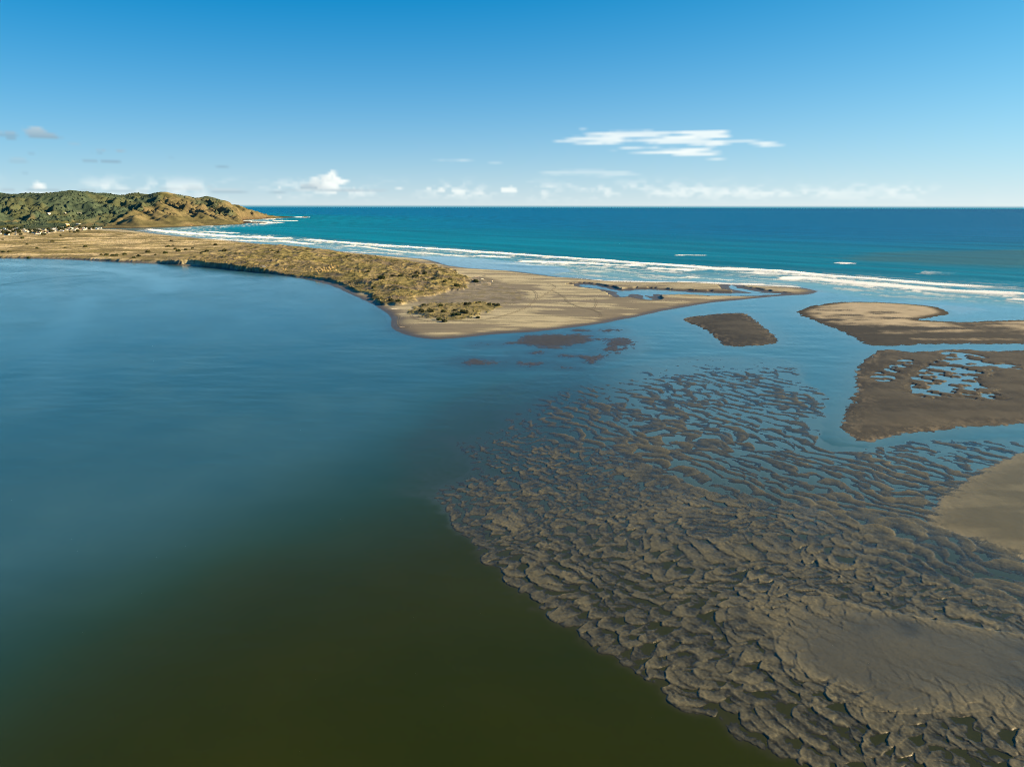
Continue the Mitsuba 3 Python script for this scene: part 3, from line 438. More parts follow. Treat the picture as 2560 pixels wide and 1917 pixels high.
def floor_colour(x, y, z, ident, inner, share):
    n1, n2, n3 = fb(x / 2.4, y / 2.4, 4, 110), fb(x / 19, y / 19, 4, 111), fb(x / 40, y / 12, 4, 112)
    wet, mid, dry = np.array([0.029, 0.030, 0.021]), np.array([0.075, 0.074, 0.050]), np.array([0.168, 0.160, 0.108])
    c = mixc(wet, mid, sm(0.0, 0.22, z + (n1 - 0.5) * 0.2))
    c = mixc(c, dry, sm(0.16, 0.44, z + (n2 - 0.5) * 0.3) * 0.6)
    rough = 0.42 + 0.3 * sm(0.05, 0.35, z)
    c = c * (0.80 + 0.40 * fb(x / 0.6, y / 0.6, 2, 114))[..., None]
    sheet = sm(0.84, 1.30, share + (n2 - 0.5) * 0.25)                          # the smooth wet sheet of sand
    c = mixc(c, mixc([0.036, 0.039, 0.033], [0.064, 0.064, 0.047], sm(0.40, 0.62, n2)), sheet)
    rough = rough - sheet * (0.26 + 0.16 * sm(0.5, 0.35, n2))
    tan, dark, brown = [0.300, 0.262, 0.190], [0.026, 0.0262, 0.0240], [0.045, 0.0435, 0.0360]
    k = ident == 1
    top = sm(-40, 60, (y - 625) + (x - 330) * 0.75 + (n3 - 0.5) * 300)
    c1 = mixc(dark, tan, top * sm(4, 14, inner))
    c = np.where(k[..., None], c1, c)
    rough = np.where(k, 0.75 + 0.2 * top, rough)
    c = np.where(k[..., None], c * (0.75 + 0.5 * fb(x / 9 + y / 20, y / 6, 4, 115))[..., None], c)
    k = (ident == 2) | (ident == 3)
    c1 = mixc(dark, brown, sm(0.36, 0.64, n3 + (n1 - 0.5) * 0.3)) * (0.72 + 0.56 * fb(x / 7 + y / 30, y / 9, 4, 116))[..., None]
    c1 = mixc(c1, [0.130, 0.116, 0.082], sm(335, 262, y) * (0.25 + 0.55 * sm(0.4, 0.6, n3)) * (ident == 3))
    c1 = mixc(c1, [0.150, 0.130, 0.092], sm(0.56, 0.66, fb(x / 3.0, y / 6.0, 3, 113)) * np.exp(-np.maximum(inner, 0) / 7) * 0.8)
    c = np.where(k[..., None], c1, c)
    rough = np.where(k, 0.72, rough)
    k = ident == 4
    c = np.where(k[..., None], mixc(mixc([0.070, 0.068, 0.043], [0.108, 0.103, 0.066], sm(0.38, 0.62, n3)), [0.180, 0.166, 0.112], np.exp(-np.maximum(inner, 0) / 5) * 0.7), c)
    rough = np.where(k, 0.55, rough)
    k = (ident > 4) & (ident < 50)
    c = np.where(k[..., None], mixc([0.034, 0.031, 0.027], [0.052, 0.046, 0.037], n1), c)
    edge = sm(0.07, -0.02, z)                            # the wet line at the water's edge
    c = c * (1 - 0.45 * edge[..., None])
    return c, np.clip(rough - 0.2 * edge, 0.12, 1)


th = np.radians(np.r_[np.arange(60, 45.5, -0.3), np.arange(45.5, 26, -0.050), np.arange(26, 5.68, -0.060)])
FX, FY = fan(np.r_[np.arange(-76, -41, 0.7), np.arange(-41, -9, 0.146), np.arange(-9, 41, 0.073), np.arange(41, 76.5, 0.7)], EYE / np.tan(th))
FZ, f_id, f_in, f_sh, _ = floor_height(FX, FY)
spit_near = sdist(SPIT, FX, FY, 60)
FC, FR = floor_colour(FX, FY, FZ, f_id, f_in, f_sh)
FN = grid_normals(FX, FY, FZ)
fq = grid_faces(*FX.shape)
Vf, Nf, Cf, Rf = np.stack([FX, FY, FZ], -1).reshape(-1, 3), FN.reshape(-1, 3), FC.reshape(-1, 3), FR.ravel()
zq, iq = FZ.ravel()[fq].max(1), f_id.ravel()[fq]
forms = {50: ('rippled_bank', 'wide grey brown sand bank covered in water-cut ripples and pools'), 1: ('sandbar', 'far sandbar, half pale and half dark, with the surf behind it'), 2: ('sandbar_001', 'small dark sandbar alone in the river mouth, beyond the ripples'),
         3: ('tidal_flat', 'dark tidal flat on the right holding blue pools'), 4: ('sand_bank', 'smooth brown sand bank at the right edge of the photo')}
places = ['largest dark shoal just off the tip of the spit', 'dark shoal at the outer right end of the shoals off the spit', 'ragged dark shoal nearest the open river, right of the middle', 'oval dark shoal leftmost in the river below the spit', 'thin flat shoal second in the line of low shoals', 'thin shoal at the right end of the low line of shoals', 'tiny dark shoal between the oval one and its neighbours', 'tiny shoal beside the oval shoal', 'narrow shoal close under the sandy shore of the spit', 'narrow shoal at the far end under the shore', 'small shoal between the two largest shoals', 'thin sliver of sand below the largest shoal']
for k, s in enumerate(places):
    forms[5 + k] = (f'shoal_{k:03d}' if k else 'shoal', s)
first = iq[:, 0]
for k, (name, said) in forms.items():
    add(name, Vf, fq[(first == k) & (zq > -0.14)], Nf, Cf, Rf, 'bare_ground', said, None, 'structure')


# ---------------------------------------------------------------- water: the river and its pools, the sea with its surf
def water(x, y, z_floor, sd_spit):
    """(height, colour, roughness, foam, nearest breaker) of the water surface"""
    far = np.hypot(x, y)
    sea = sm(-25, 60, SEA(x, y))
    depth = np.maximum(-z_floor, 0)
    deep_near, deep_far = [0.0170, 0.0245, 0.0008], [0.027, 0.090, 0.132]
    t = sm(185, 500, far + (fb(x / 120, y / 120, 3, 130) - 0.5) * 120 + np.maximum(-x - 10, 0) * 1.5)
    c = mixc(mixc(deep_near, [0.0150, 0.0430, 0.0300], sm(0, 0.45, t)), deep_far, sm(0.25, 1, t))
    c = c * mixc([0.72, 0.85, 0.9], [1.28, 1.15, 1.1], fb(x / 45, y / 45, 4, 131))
    c = mixc(c, [0.046, 0.140, 0.205], sm(-10, 140, x) * sm(250, 420, far) * 0.9)      # sky reflection put into the colour, paler in the channels on the right
    shallow = mixc([0.026, 0.031, 0.013], [0.072, 0.150, 0.195], sm(180, 330, far))  # farther shallows coloured sky blue, reflection painted into the base colour
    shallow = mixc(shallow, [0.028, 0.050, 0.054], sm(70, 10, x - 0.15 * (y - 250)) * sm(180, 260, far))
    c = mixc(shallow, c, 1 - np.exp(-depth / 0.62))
    # the sea: green near the shore, blue farther out, a brown plume off the mouth
    off = SEA(x, y)
    cs = mixc([0.001, 0.158, 0.262], [0.000, 0.122, 0.290], sm(150, 2200, off + (fb(x / 500, y / 250, 3, 132) - 0.5) * 500))
    cs = mixc(cs, [0.006, 0.115, 0.275], sm(5000, 30000, off))
    cs = cs * (1 + 0.62 * (fb(-(x * SEA_N[0] + y * SEA_N[1]) / 42, (x * SEA_N[1] - y * SEA_N[0]) / 480, 3, 139) - 0.5) * sm(4500, 900, off))[..., None]  # shading of the swell painted into the colour as long streaks
    pl = sdist(PLUME, x, y, 200) + (fb(x / 140, y / 60, 4, 133) - 0.5) * 130
    cs = mixc(cs, [0.045, 0.120, 0.128], sm(-30, 90, pl) * 0.6)
    churn = sm(330, 40, off) * (0.35 + 0.65 * fb(x / 60, y / 25, 4, 134))
    cs = mixc(cs, [0.150, 0.285, 0.320], churn * 0.95)
    cs = mixc([0.05, 0.052, 0.045], cs, 1 - np.exp(-np.maximum(depth, 0) / 0.35))
    c = mixc(c, cs, sea)
    # ripples of the wind: roughness in patches, slicks lying smooth
    patch = fb(x / 70, y / 45, 4, 135)
    gust = fb(x / 13, y / 24, 3, 128)
    rough = 0.135 - 0.06 * sm(-20, 90, x) + 0.10 * (patch - 0.5) + 0.12 * (gust - 0.5) + 0.02 * sm(200, 900, far)
    for line, w, s in SLICKS:
        d, _ = line_dist(line, x, y, 5 * w)
        k = np.exp(-(np.abs(d + (fb(x / 25, y / 25, 2, 136) - 0.5) * w) / w) ** 2) * s
        c = mixc(c, [0.060, 0.150, 0.205], np.clip(k, 0, 1) * 0.40 * (1 - sea)) * (1 + 0.3 * np.minimum(k, 0))[..., None]
        rough = rough - 0.11 * k * (0.6 + 0.8 * (patch - 0.3))
    rough = np.where(depth < 0.35, rough * 0.5, rough)
    pool = sm(2, 9, sdist(FLAT_RIGHT, x, y, 30))            # still pools in the flat, the sky they mirror put into their colour
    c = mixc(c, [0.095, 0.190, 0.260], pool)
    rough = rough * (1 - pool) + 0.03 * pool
    rough = rough * (1 - sea) + sea * (0.48 - 0.24 * sm(400, 40, off) + 0.06 * (fb(x / 600, y / 220, 4, 137) - 0.5))
    calm = np.maximum(sm(-4, 14, sdist(LAGOON, x, y, 40) + (fb(x / 25, y / 12, 3, 138) - 0.5) * 16), sm(-4, 14, sdist(LAGOON2, x, y, 40) + (fb(x / 25, y / 12, 3, 138) - 0.5) * 16))
    rough = rough * (1 - calm) + 0.035 * calm
    c = mixc(c, [0.085, 0.110, 0.120], calm * 0.8)
    # surface heights
    step = np.maximum(far * far / EYE * 0.00095, 0.25)
    z = np.zeros(x.shape)
    for lam, amp, ang, sd_ in ((2.2, 0.04, 1.5, 1), (4.1, 0.10, 1.65, 2), (8.5, 0.17, 1.5, 3), (19, 0.12, 1.6, 4)):
        cs_, sn_ = math.cos(ang), math.sin(ang)
        u, v = (x * cs_ + y * sn_) / lam, (-x * sn_ + y * cs_) / lam
        z = z + amp * (fb(u * 1.3, v * 0.5, 2, 140 + sd_) - 0.5) * sm(lam / 1.6, lam / 4.5, step) * (0.4 + 1.2 * patch) * (0.35 + 0.65 * sm(200, 450, far) + 0.6 * sm(0, 120, x) * sm(330, 450, far))
    z = z * (1 - 0.8 * calm) * np.where(depth < 0.35, 0.35, 1.0)
    run = -(x * SEA_N[0] + y * SEA_N[1])
    along = x * SEA_N[1] - y * SEA_N[0]
    for lam, amp, seed in ((118, 0.85, 1), (71, 0.5, 2), (43, 0.30, 3), (25, 0.16, 4)):
        lean = np.minimum(1, 0.55 * (EYE / far) / (amp * 2 * math.pi / lam))
        ph = run / lam + 1.3 * fb(along / 420, run / 600, 3, 150 + seed) * 2
        z = z + sea * lean * amp * np.sin(2 * math.pi * ph) * (0.25 + 1.2 * fb(along / 260, run / 90, 2, 160 + seed)) * sm(lam / 2.2, lam / 5, step) * sm(20, 160, off) * 0.75
    foam, which = np.zeros(x.shape), np.full(x.shape, -1, np.int16)
    lace = fb(x / 7, y / 7, 4, 170)
    lace2 = fb((x * SEA_N[1] - y * SEA_N[0]) / 48, (x * SEA_N[0] + y * SEA_N[1]) / 11, 4, 171)
    for i, (line, w, s) in enumerate(BREAKERS + SWASH):
        d, q = line_dist(line, x, y, 4 * w + 40)
        m = np.abs(d) < 4 * w + 39
        if not m.any():
            continue
        dm, qm = d[m] + (lace2[m] - 0.5) * w * 0.5, q[m]
        ends = sm(0, 0.05, qm) * sm(1, 0.95, qm)
        body = sm(-0.12, 0.02, dm / w) * (1 - sm(0.40, 1.15, dm / w))
        tail = sm(0, 0.3, dm / w) * (1 - sm(1.0, 2.4, dm / w)) * 0.30
        f = np.maximum(body * sm(0.10, 0.42, lace[m] * 0.6 + lace2[m] * 0.4 - 0.22 + 0.3 * s), tail * sm(0.42, 0.66, lace[m] * 0.6 + lace2[m] * 0.4) * 1.6) * s * ends
        better = f > foam[m]
        which[m] = np.where(better & (body > 0.3), i, which[m])
        foam[m] = np.maximum(foam[m], f)
        if i < len(BREAKERS) and w > 26:
            z[m] += sm(12, 6, step[m]) * (1.5 * np.exp(-((dm + 7) / 9) ** 2) + 0.7 * np.exp(-((dm - 0.4 * w) / (0.5 * w)) ** 2)) * s * ends
    foam = np.clip(foam + sea * sm(310, 200, off) * sm(0.50, 0.68, lace * 0.35 + lace2 * 0.65) * 0.46 * (1 - calm), 0, 1)
    c = mixc(c, [0.80, 0.82, 0.82], foam)
    return z, c, np.clip(rough + foam * 0.6, 0.03, 1), foam, calm


MOUTH_LINE = [(-60000, 47000)] + [(-2500, 5200)]
shore_sea = np.array(SPIT)
LAND_SIDE = np.array(SEA_EDGE)
d_ = LAND_SIDE[-1] - LAND_SIDE[0]
SEA_N = np.array([-d_[1], d_[0]]) / np.hypot(*d_)


def SEA(x, y):
    """Metres out to sea from the line of the beach, negative on the river's side."""
    d, _ = line_dist(SEA_EDGE, x, y, 1e9)
    return -d


FIELD_Z = FZ
zs_near = spit_height(FX, FY)[0]
bed = np.where(spit_near > -58, np.maximum(FZ, zs_near), FZ)
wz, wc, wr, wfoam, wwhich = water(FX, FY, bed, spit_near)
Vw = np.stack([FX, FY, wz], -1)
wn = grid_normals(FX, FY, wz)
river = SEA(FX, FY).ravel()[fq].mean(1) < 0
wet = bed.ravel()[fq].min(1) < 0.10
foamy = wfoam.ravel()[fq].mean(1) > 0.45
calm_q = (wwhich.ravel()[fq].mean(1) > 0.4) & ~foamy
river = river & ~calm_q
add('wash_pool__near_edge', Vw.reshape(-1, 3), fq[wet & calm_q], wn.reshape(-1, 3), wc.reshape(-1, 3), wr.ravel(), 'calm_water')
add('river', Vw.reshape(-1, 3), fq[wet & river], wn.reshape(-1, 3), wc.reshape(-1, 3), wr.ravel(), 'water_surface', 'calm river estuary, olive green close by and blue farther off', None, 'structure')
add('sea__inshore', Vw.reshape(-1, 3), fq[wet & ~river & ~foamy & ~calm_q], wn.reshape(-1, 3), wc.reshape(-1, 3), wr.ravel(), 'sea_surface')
add('surf__inshore', Vw.reshape(-1, 3), fq[wet & ~river & foamy], wn.reshape(-1, 3), wc.reshape(-1, 3), wr.ravel(), 'sea_surface')
# farther out
rad = list(EYE / np.tan(np.radians(np.arange(5.68, 1.6, -0.028)))) + list(EYE / np.tan(np.radians(np.arange(1.6, 0.5, -0.045)))) + [13000, 16000, 20000, 26000, 34000, 44000]
rad[0] = np.hypot(FX[-1, 0], FY[-1, 0])
BX, BY = fan(np.r_[np.arange(-76, -41, 0.7), np.arange(-41, 41, 0.073), np.arange(41, 76.5, 0.7)], np.array(rad))
b_sp = np.full(BX.shape, -60.0)
nb = np.hypot(BX, BY) < 3600
b_sp[nb] = sdist(SPIT, BX[nb], BY[nb], 60)
bz = np.full(BX.shape, -2.0)
nb2 = b_sp > -30
bz[nb2] = np.where(b_sp[nb2] > 0, 1.0, b_sp[nb2] * 0.09)
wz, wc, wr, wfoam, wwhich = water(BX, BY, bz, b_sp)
wz[0] = np.interp(np.arctan2(BX[0], BY[0]), np.arctan2(FX[-1], FY[-1]), Vw[-1, :, 2])
wn = grid_normals(BX, BY, wz)
Vb = np.stack([BX, BY, wz], -1).reshape(-1, 3)
bq = grid_faces(*BX.shape)
wet = b_sp.ravel()[bq].min(1) < 9
river = (SEA(BX, BY).ravel()[bq].mean(1) < 0)
foamy = wfoam.ravel()[bq].mean(1) > 0.45
calm_q = (wwhich.ravel()[bq].mean(1) > 0.4) & ~foamy
river = river & ~calm_q
add('wash_pool', Vb, bq[wet & calm_q], wn.reshape(-1, 3), wc.reshape(-1, 3), wr.ravel(), 'calm_water', 'pale blue sheets of shallow wash lying on the wet sand behind the surf', None, 'structure')
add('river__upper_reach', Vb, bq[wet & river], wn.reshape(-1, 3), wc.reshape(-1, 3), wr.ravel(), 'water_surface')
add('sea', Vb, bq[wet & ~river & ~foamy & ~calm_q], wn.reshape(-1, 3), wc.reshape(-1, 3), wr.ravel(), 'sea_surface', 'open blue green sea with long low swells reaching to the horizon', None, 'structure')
add('surf', Vb, bq[wet & ~river & foamy], wn.reshape(-1, 3), wc.reshape(-1, 3), wr.ravel(), 'sea_surface', 'white lines of breaking surf along the beach and around the rocks', None, 'stuff')

# the river goes on below and behind the eye
for key, az, radii in (('river__below', np.arange(-76, 77, 4.0), np.array([0.5, 30, 57.8])), ('river__behind', np.arange(76, 285, 4.0), np.array([0.5, 57.8, 200, 600, 2000, 6000]))):
    X, Y = fan(az, radii)
    V = np.stack([X, Y, X * 0], -1).reshape(-1, 3)
    add(key, V, grid_faces(*X.shape), np.tile([0, 0, 1.0], (len(V), 1)), np.tile([0.0170, 0.0245, 0.0008], (len(V), 1)), np.full(len(V), 0.12), 'water_surface')

# ---------------------------------------------------------------- the hills and the headland
hs = 7.5
HXv, HYv = np.arange(-4700, -1350, hs), np.arange(2900, 7200, hs * 1.25)
HX, HY = np.meshgrid(HXv, HYv)


def GRASS_SIDE(x, y):
    """Metres into the golden grass, negative in the bush."""
    d, _ = line_dist(GRASS_LINE, x, y, 1e9)
    return np.where(y > GRASS_LINE[0][1], x - GRASS_LINE[0][0], -d)


def hill_height(x, y):
    wx, wy = (fb(x / 210, y / 210, 3, 300) - 0.5) * 120, (fb(x / 210, y / 210, 3, 301) - 0.5) * 120
    acc, crest = np.zeros(x.shape), np.zeros(x.shape)
    for k, ridge in enumerate(RIDGES):
        best = np.zeros(x.shape)
        for (ax, ay, ah), (bx, by, bh) in zip(ridge[:-1], ridge[1:]):
            ex, ey = bx - ax, by - ay
            w = 1.0 if k else 0.25
            X, Y = x + wx * w * 0.35, y + wy * w * 0.35
            t = np.clip(((X - ax) * ex + (Y - ay) * ey) / (ex * ex + ey * ey), 0, 1)
            d = np.hypot(X - ax - t * ex, Y - ay - t * ey)
            hh = ah + (bh - ah) * t
            reach = 140 + hh * (4.6 if k == 0 else 3.0)
            crest = np.maximum(crest, np.clip(1 - d / reach, 0, 1)) if k == 0 else crest
            best = np.maximum(best, hh * np.clip(1 - d / reach, 0, 1) ** 1.05)
        acc = acc + np.maximum(best, 0) ** 6
    h = acc ** (1 / 6)
    foot = sdist(HILLFOOT, x, y, 400, 1) + (fb(x / 60, y / 60, 3, 302) - 0.5) * 30
    gully = ridged(x / 190 + 0.3 * wx / 100, y / 260, 4, 303)
    al, dn = (x + 0.5 * wx) * 0.5 + (y + 0.5 * wy) * 0.87, x * 0.87 - y * 0.5
    rill = ridged(al / 125 + 0.22 * wx / 60, dn / 620, 3, 306)
    gold = sm(-40, 60, GRASS_SIDE(x, y))
    rel = sm(0, 70, h) * (1 - 0.92 * sm(0.74, 0.97, crest))
    fine = ridged(x / 74 + 0.5 * wx / 100, y / 120 - x / 300, 3, 304)
    rock = rel * (72 * (1 - rill) + 34 * (1 - fine) + 12 * (1 - ridged(x / 34 + wx / 90, y / 50, 2, 305))) - rel * 46
    h = h - gold * rock - (1 - gold) * rel * (62 * (1 - gully) + 56 * (1 - fine) + 18 * (1 - ridged(x / 38 + wx / 90, y / 60, 2, 305))) + (1 - gold) * rel * 44
    cove = sm(-6, 30, foot) * (0.70 + 0.30 * sm(20, 120, foot))
    h = np.where(foot > -30, np.maximum(h, 3) * cove, -3)
    return h, foot, gold * rill + (1 - gold) * gully


HZ, h_foot, h_gully = hill_height(HX, HY)
gl = np.array(GRASS_LINE, float)
side = GRASS_SIDE(HX, HY) + (fb(HX / 40, HY / 40, 3, 310) - 0.5) * 60
forest = 1 - sm(-12, 12, side)
for sx, sy, r in SCRUB:
    forest = np.maximum(forest, 0.75 * sm(1.15, 0.7, np.hypot(HX - sx, (HY - sy) * 0.8) / r + (fb(HX / 45, HY / 45, 3, 311) - 0.5) * 0.9))
clearing = sm(0.60, 0.68, fb(HX / 120, HY / 160, 4, 312)) * sm(75, 25, HZ)
forest = forest * (1 - 0.85 * clearing)
canopy = fb(HX / 17, HY / 17, 3, 313)
HZ = HZ + forest * sm(4, 14, HZ) * ((canopy - 0.4) * 11 + 3) * (1 - 0.6 * sm(140, 175, HZ)) + (1 - forest) * (fb(HX / 30, HY / 30, 3, 314) - 0.5) * 7 * sm(4, 20, HZ)
HN = grid_normals(HX, HY, HZ)
steep = 1 - HN[..., 2]
n1, n2 = fb(HX / 55, HY / 55, 4, 315), fb(HX / 150, HY / 150, 4, 316)
grass = mixc([0.105, 0.115, 0.052], [0.235, 0.215, 0.112], sm(0.36, 0.62, n1))
grass = mixc(grass, [0.085, 0.100, 0.036], sm(0.46, 0.60, n2) * 0.8)
grass = mixc(grass, [0.066, 0.080, 0.038], sm(0.50, 0.20, h_gully) * 0.75)
grass = mixc(grass, [0.125, 0.095, 0.062], sm(0.24, 0.42, steep + (n1 - 0.5) * 0.15) * 0.6)
grass = mixc(grass, [0.070, 0.046, 0.036], sm(24, 6, HZ) * sm(0.10, 0.30, steep + (n1 - 0.5) * 0.2))
grass = mixc(grass, [0.130, 0.108, 0.074], sm(-2150, -2000, HX) * 0.5)
leafy = mixc([0.040, 0.066, 0.052], [0.070, 0.100, 0.072], sm(0.35, 0.65, canopy * 0.6 + n2 * 0.4))  # bush green, made paler and bluer to paint in distance haze
leafy = mixc(leafy, [0.092, 0.102, 0.055], sm(0.55, 0.68, n2) * 0.6)
HC = mixc(grass, leafy, forest)
HC = mixc(HC, [0.05, 0.045, 0.04], sm(4, 0, HZ))
hq = grid_faces(*HX.shape)
up = (HZ.ravel()[hq].max(1) > 0.3) & (HX.ravel()[hq].min(1) > -1.02 * HY.ravel()[hq].min(1)) & ((HY.ravel()[hq].min(1) < 5300) | (HX.ravel()[hq].min(1) > -2900))
woody = forest.ravel()[hq].mean(1) > 0.5
Vh, Nh, Ch = np.stack([HX, HY, HZ], -1).reshape(-1, 3), HN.reshape(-1, 3), HC.reshape(-1, 3)
add('headland', Vh, hq[up & ~woody], Nh, Ch, None, 'grown_ground', 'golden grass headland with reddish cliffs dropping to the sea', None, 'structure')
add('hills', Vh, hq[up & woody], Nh, Ch, None, 'grown_ground', 'bush covered dark green hills at the left behind the village', None, 'structure')


def hill_z(x, y):
    i, j = np.clip(((np.asarray(x) - HXv[0]) / hs).astype(int), 0, len(HXv) - 1), np.clip(((np.asarray(y) - HYv[0]) / (hs * 1.25)).astype(int), 0, len(HYv) - 1)
    return HZ[j, i], forest[j, i]


def ground_z(x, y):
    return np.maximum(spit_z(x, y), hill_z(np.atleast_1d(x), np.atleast_1d(y))[0])


rng = np.random.default_rng(7)
# ---------------------------------------------------------------- helpers for small things
plain('house_white', [0.60, 0.60, 0.57])
plain('house_cream', [0.48, 0.43, 0.33])
plain('house_grey', [0.42, 0.43, 0.42])
plain('house_ochre', [0.55, 0.33, 0.14])
plain('roof_pale', [0.45, 0.46, 0.46], 0.5)
plain('roof_dark', [0.10, 0.11, 0.12], 0.5)
plain('roof_red', [0.22, 0.11, 0.085], 0.6)
plain('bark', [0.10, 0.08, 0.06], 0.9)
plain('leaf_dark', [0.036, 0.048, 0.022], 0.8, True)
plain('leaf_green', [0.060, 0.075, 0.026], 0.8, True)
plain('leaf_olive', [0.085, 0.085, 0.035], 0.8, True)
plain('plume', [0.62, 0.50, 0.27], 0.9, True)
plain('driftwood_grey', [0.42, 0.36, 0.29], 0.9)
plain('driftwood_pale', [0.72, 0.68, 0.60], 0.9)
plain('rock', [0.050, 0.045, 0.040], 0.9)
plain('car_paint', [0.82, 0.82, 0.80], 0.3)
plain('car_glass', [0.02, 0.025, 0.03], 0.1)
plain('tyre_rubber', [0.02, 0.02, 0.02], 0.8)
plain('track_sand', [0.125, 0.112, 0.082], 0.8)
COUNT = {}


def numbered(name):
    k = COUNT.get(name, 0)
    COUNT[name] = k + 1
    return name if k == 0 else f'{name}_{k:03d}'


def put(key, shape, x, y, z, rot=0.0, s=1.0):
    scene[key] = {**shape, 'to_world': T().translate([float(x), float(y), float(z)]).rotate([0, 0, 1], float(rot)).scale(float(s))}


def leaves(n, rx, rz, size, seed, hollow=0.35):
    """A crown of small bent leaf clumps spread through an uneven volume."""
    g = np.random.default_rng(seed)
    d = g.normal(size=(n, 3))
    d /= np.linalg.norm(d, axis=1, keepdims=True)
    r = hollow + (1 - hollow) * g.random(n) ** 0.5
    lump = 0.75 + 0.5 * meshkit.noise(d * 2.1 + seed, seed)
    c = d * (r * lump)[:, None] * [rx, rx, rz]
    c[:, 2] = np.maximum(c[:, 2], -0.55 * rz)
    a, b = g.normal(size=(n, 3)), g.normal(size=(n, 3))
    a /= np.linalg.norm(a, axis=1, keepdims=True)
    b -= (a * b).sum(1)[:, None] * a
    b /= np.linalg.norm(b, axis=1, keepdims=True)
    k = size * (0.6 + 0.8 * g.random(n))[:, None]
    up = np.cross(a, b) * k * 0.35
    v = np.stack([c - a * k, c - b * k * 0.7 + up, c + a * k, c + b * k * 0.7 + up], 1).reshape(-1, 3)
    i = np.arange(n)[:, None] * 4
    return v, np.vstack([i + [0, 1, 2], i + [0, 2, 3]])


# ---------------------------------------------------------------- bush on the hills, grass on the dunes
ico = trimesh.creation.icosahedron()
cand = rng.random((60000, 2)) * [HXv[-1] - HXv[0], 2100] + [HXv[0], HYv[0]]
cz, cf = hill_z(cand[:, 0], cand[:, 1])
pick = (cf > 0.55) & (cz > 6) & (rng.random(len(cand)) < 0.35 + 0.65 * cf) & (cand[:, 0] > -cand[:, 1] * 0.92) & (fb(cand[:, 0] / 90, cand[:, 1] / 90, 3, 320) > 0.40)
cand, cz = cand[pick][:8200], cz[pick][:8200]
rad_ = (2.6 + 3.6 * rng.random(len(cand)) ** 2)[:, None, None]
jig = 0.72 + 0.56 * rng.random((len(cand), 12, 1))
cv = ico.vertices[None] * rad_ * jig * [1, 1, 1.05] + np.stack([cand[:, 0], cand[:, 1], cz - 0.3], 1)[:, None]
cn = np.broadcast_to(ico.vertices[None], cv.shape).reshape(-1, 3)
tone = rng.random(len(cand))
cc = mixc(mixc([0.046, 0.072, 0.056], [0.068, 0.098, 0.071], tone), [0.085, 0.100, 0.060], (tone > 0.85) * 0.7)  # crowns in the same bluish green, with distance haze in the colour
cfaces = (ico.faces[None] + (np.arange(len(cand)) * 12)[:, None, None]).reshape(-1, 3)
add('hillside_bush', cv.reshape(-1, 3), cfaces, cn, np.repeat(cc, 12, 0), None, 'grown_ground', 'dense dark green bush of tree crowns covering the hills above the village', None, 'stuff')

n_t = 70000
tr = 400 + 1000 * rng.random(n_t) ** 1.6
ta = np.radians(-41 + 50 * rng.random(n_t))
tx, ty = tr * np.sin(ta), tr * np.cos(ta)
tz, td, tv, ti, tf = spit_height(tx, ty)
pick = ((tv > 1.5) | (ti > 0)) & (fb(tx / 8, ty / 8, 3, 330) > 0.42)
tx, ty, tz, ti = tx[pick][:42000], ty[pick][:42000], tz[pick][:42000], ti[pick][:42000]
n_t = len(tx)
w = (0.35 + 0.55 * rng.random(n_t)) * (1 + np.hypot(tx, ty) / 1500)
hgt = w * (0.5 + 0.6 * rng.random(n_t))
q = rng.random(n_t) * 6.28
base = np.stack([np.stack([tx + w * np.cos(q + k * 2.094), ty + w * np.sin(q + k * 2.094), tz - 0.1], 1) for k in range(3)] + [np.stack([tx + 0.4 * w * np.cos(q * 3), ty + 0.4 * w * np.sin(q * 3), tz + hgt], 1)], 1)
fn = np.stack([np.stack([np.cos(q + k * 2.094) * 0.6, np.sin(q + k * 2.094) * 0.6, q * 0 + 0.8], 1) for k in range(3)] + [np.stack([q * 0, q * 0, q * 0 + 1], 1)], 1)
tone, tone2 = rng.random(n_t), fb(tx / 14, ty / 14, 3, 331)
tc = mixc(mixc([0.16, 0.145, 0.06], [0.36, 0.285, 0.13], sm(0.35, 0.65, tone2)), [0.055, 0.060, 0.026], (tone > 0.82) * 0.85)
tc = mixc(tc, [0.24, 0.23, 0.085], (ti > 0) * (tone < 0.6) * 0.8)
fc = (np.array([[0, 1, 3], [1, 2, 3], [2, 0, 3]])[None] + (np.arange(n_t) * 4)[:, None, None]).reshape(-1, 3)
add('dune_grass', base.reshape(-1, 3), fc, fn.reshape(-1, 3), np.repeat(tc, 4, 0), None, 'grown_ground', 'tussocks of coarse dune grass all over the dunes', None, 'stuff')

# ---------------------------------------------------------------- the village
def gable(L, W, h, ro):
    """Walls with gable ends, and a roof with eaves."""
    a, b = L / 2, W / 2
    v = [[-a, -b, -1.5], [a, -b, -1.5], [a, b, -1.5], [-a, b, -1.5], [-a, -b, h], [a, -b, h], [a, b, h], [-a, b, h], [-a, 0, h + ro], [a, 0, h + ro]]
    f = [[0, 1, 5], [0, 5, 4], [1, 2, 6], [1, 6, 5], [2, 3, 7], [2, 7, 6], [3, 0, 4], [3, 4, 7], [4, 8, 7], [5, 6, 9]]
    a, b, e = a + 0.6, b + 0.6, 0.6 * ro / b
    p = [[-a, -b, h - e], [a, -b, h - e], [a, 0, h + ro], [-a, 0, h + ro], [-a, b, h - e], [a, b, h - e]]
    r = p + [[x, y, z + 0.25] for x, y, z in p]
    g = []
    for lo, hi, rev in ((0, 6, True), (6, 12, False)):
        for tri in ([0, 1, 2], [0, 2, 3], [3, 2, 5], [3, 5, 4]):
            t = [lo + i for i in tri]
            g.append(t[::-1] if rev else t)
    for i, j in ((0, 1), (1, 2), (2, 5), (5, 4), (4, 3), (3, 0)):
        g += [[i, j, j + 6], [i, j + 6, i + 6]]
    return (np.array(v, float), np.array(f)), (np.array(r, float), np.array(g))


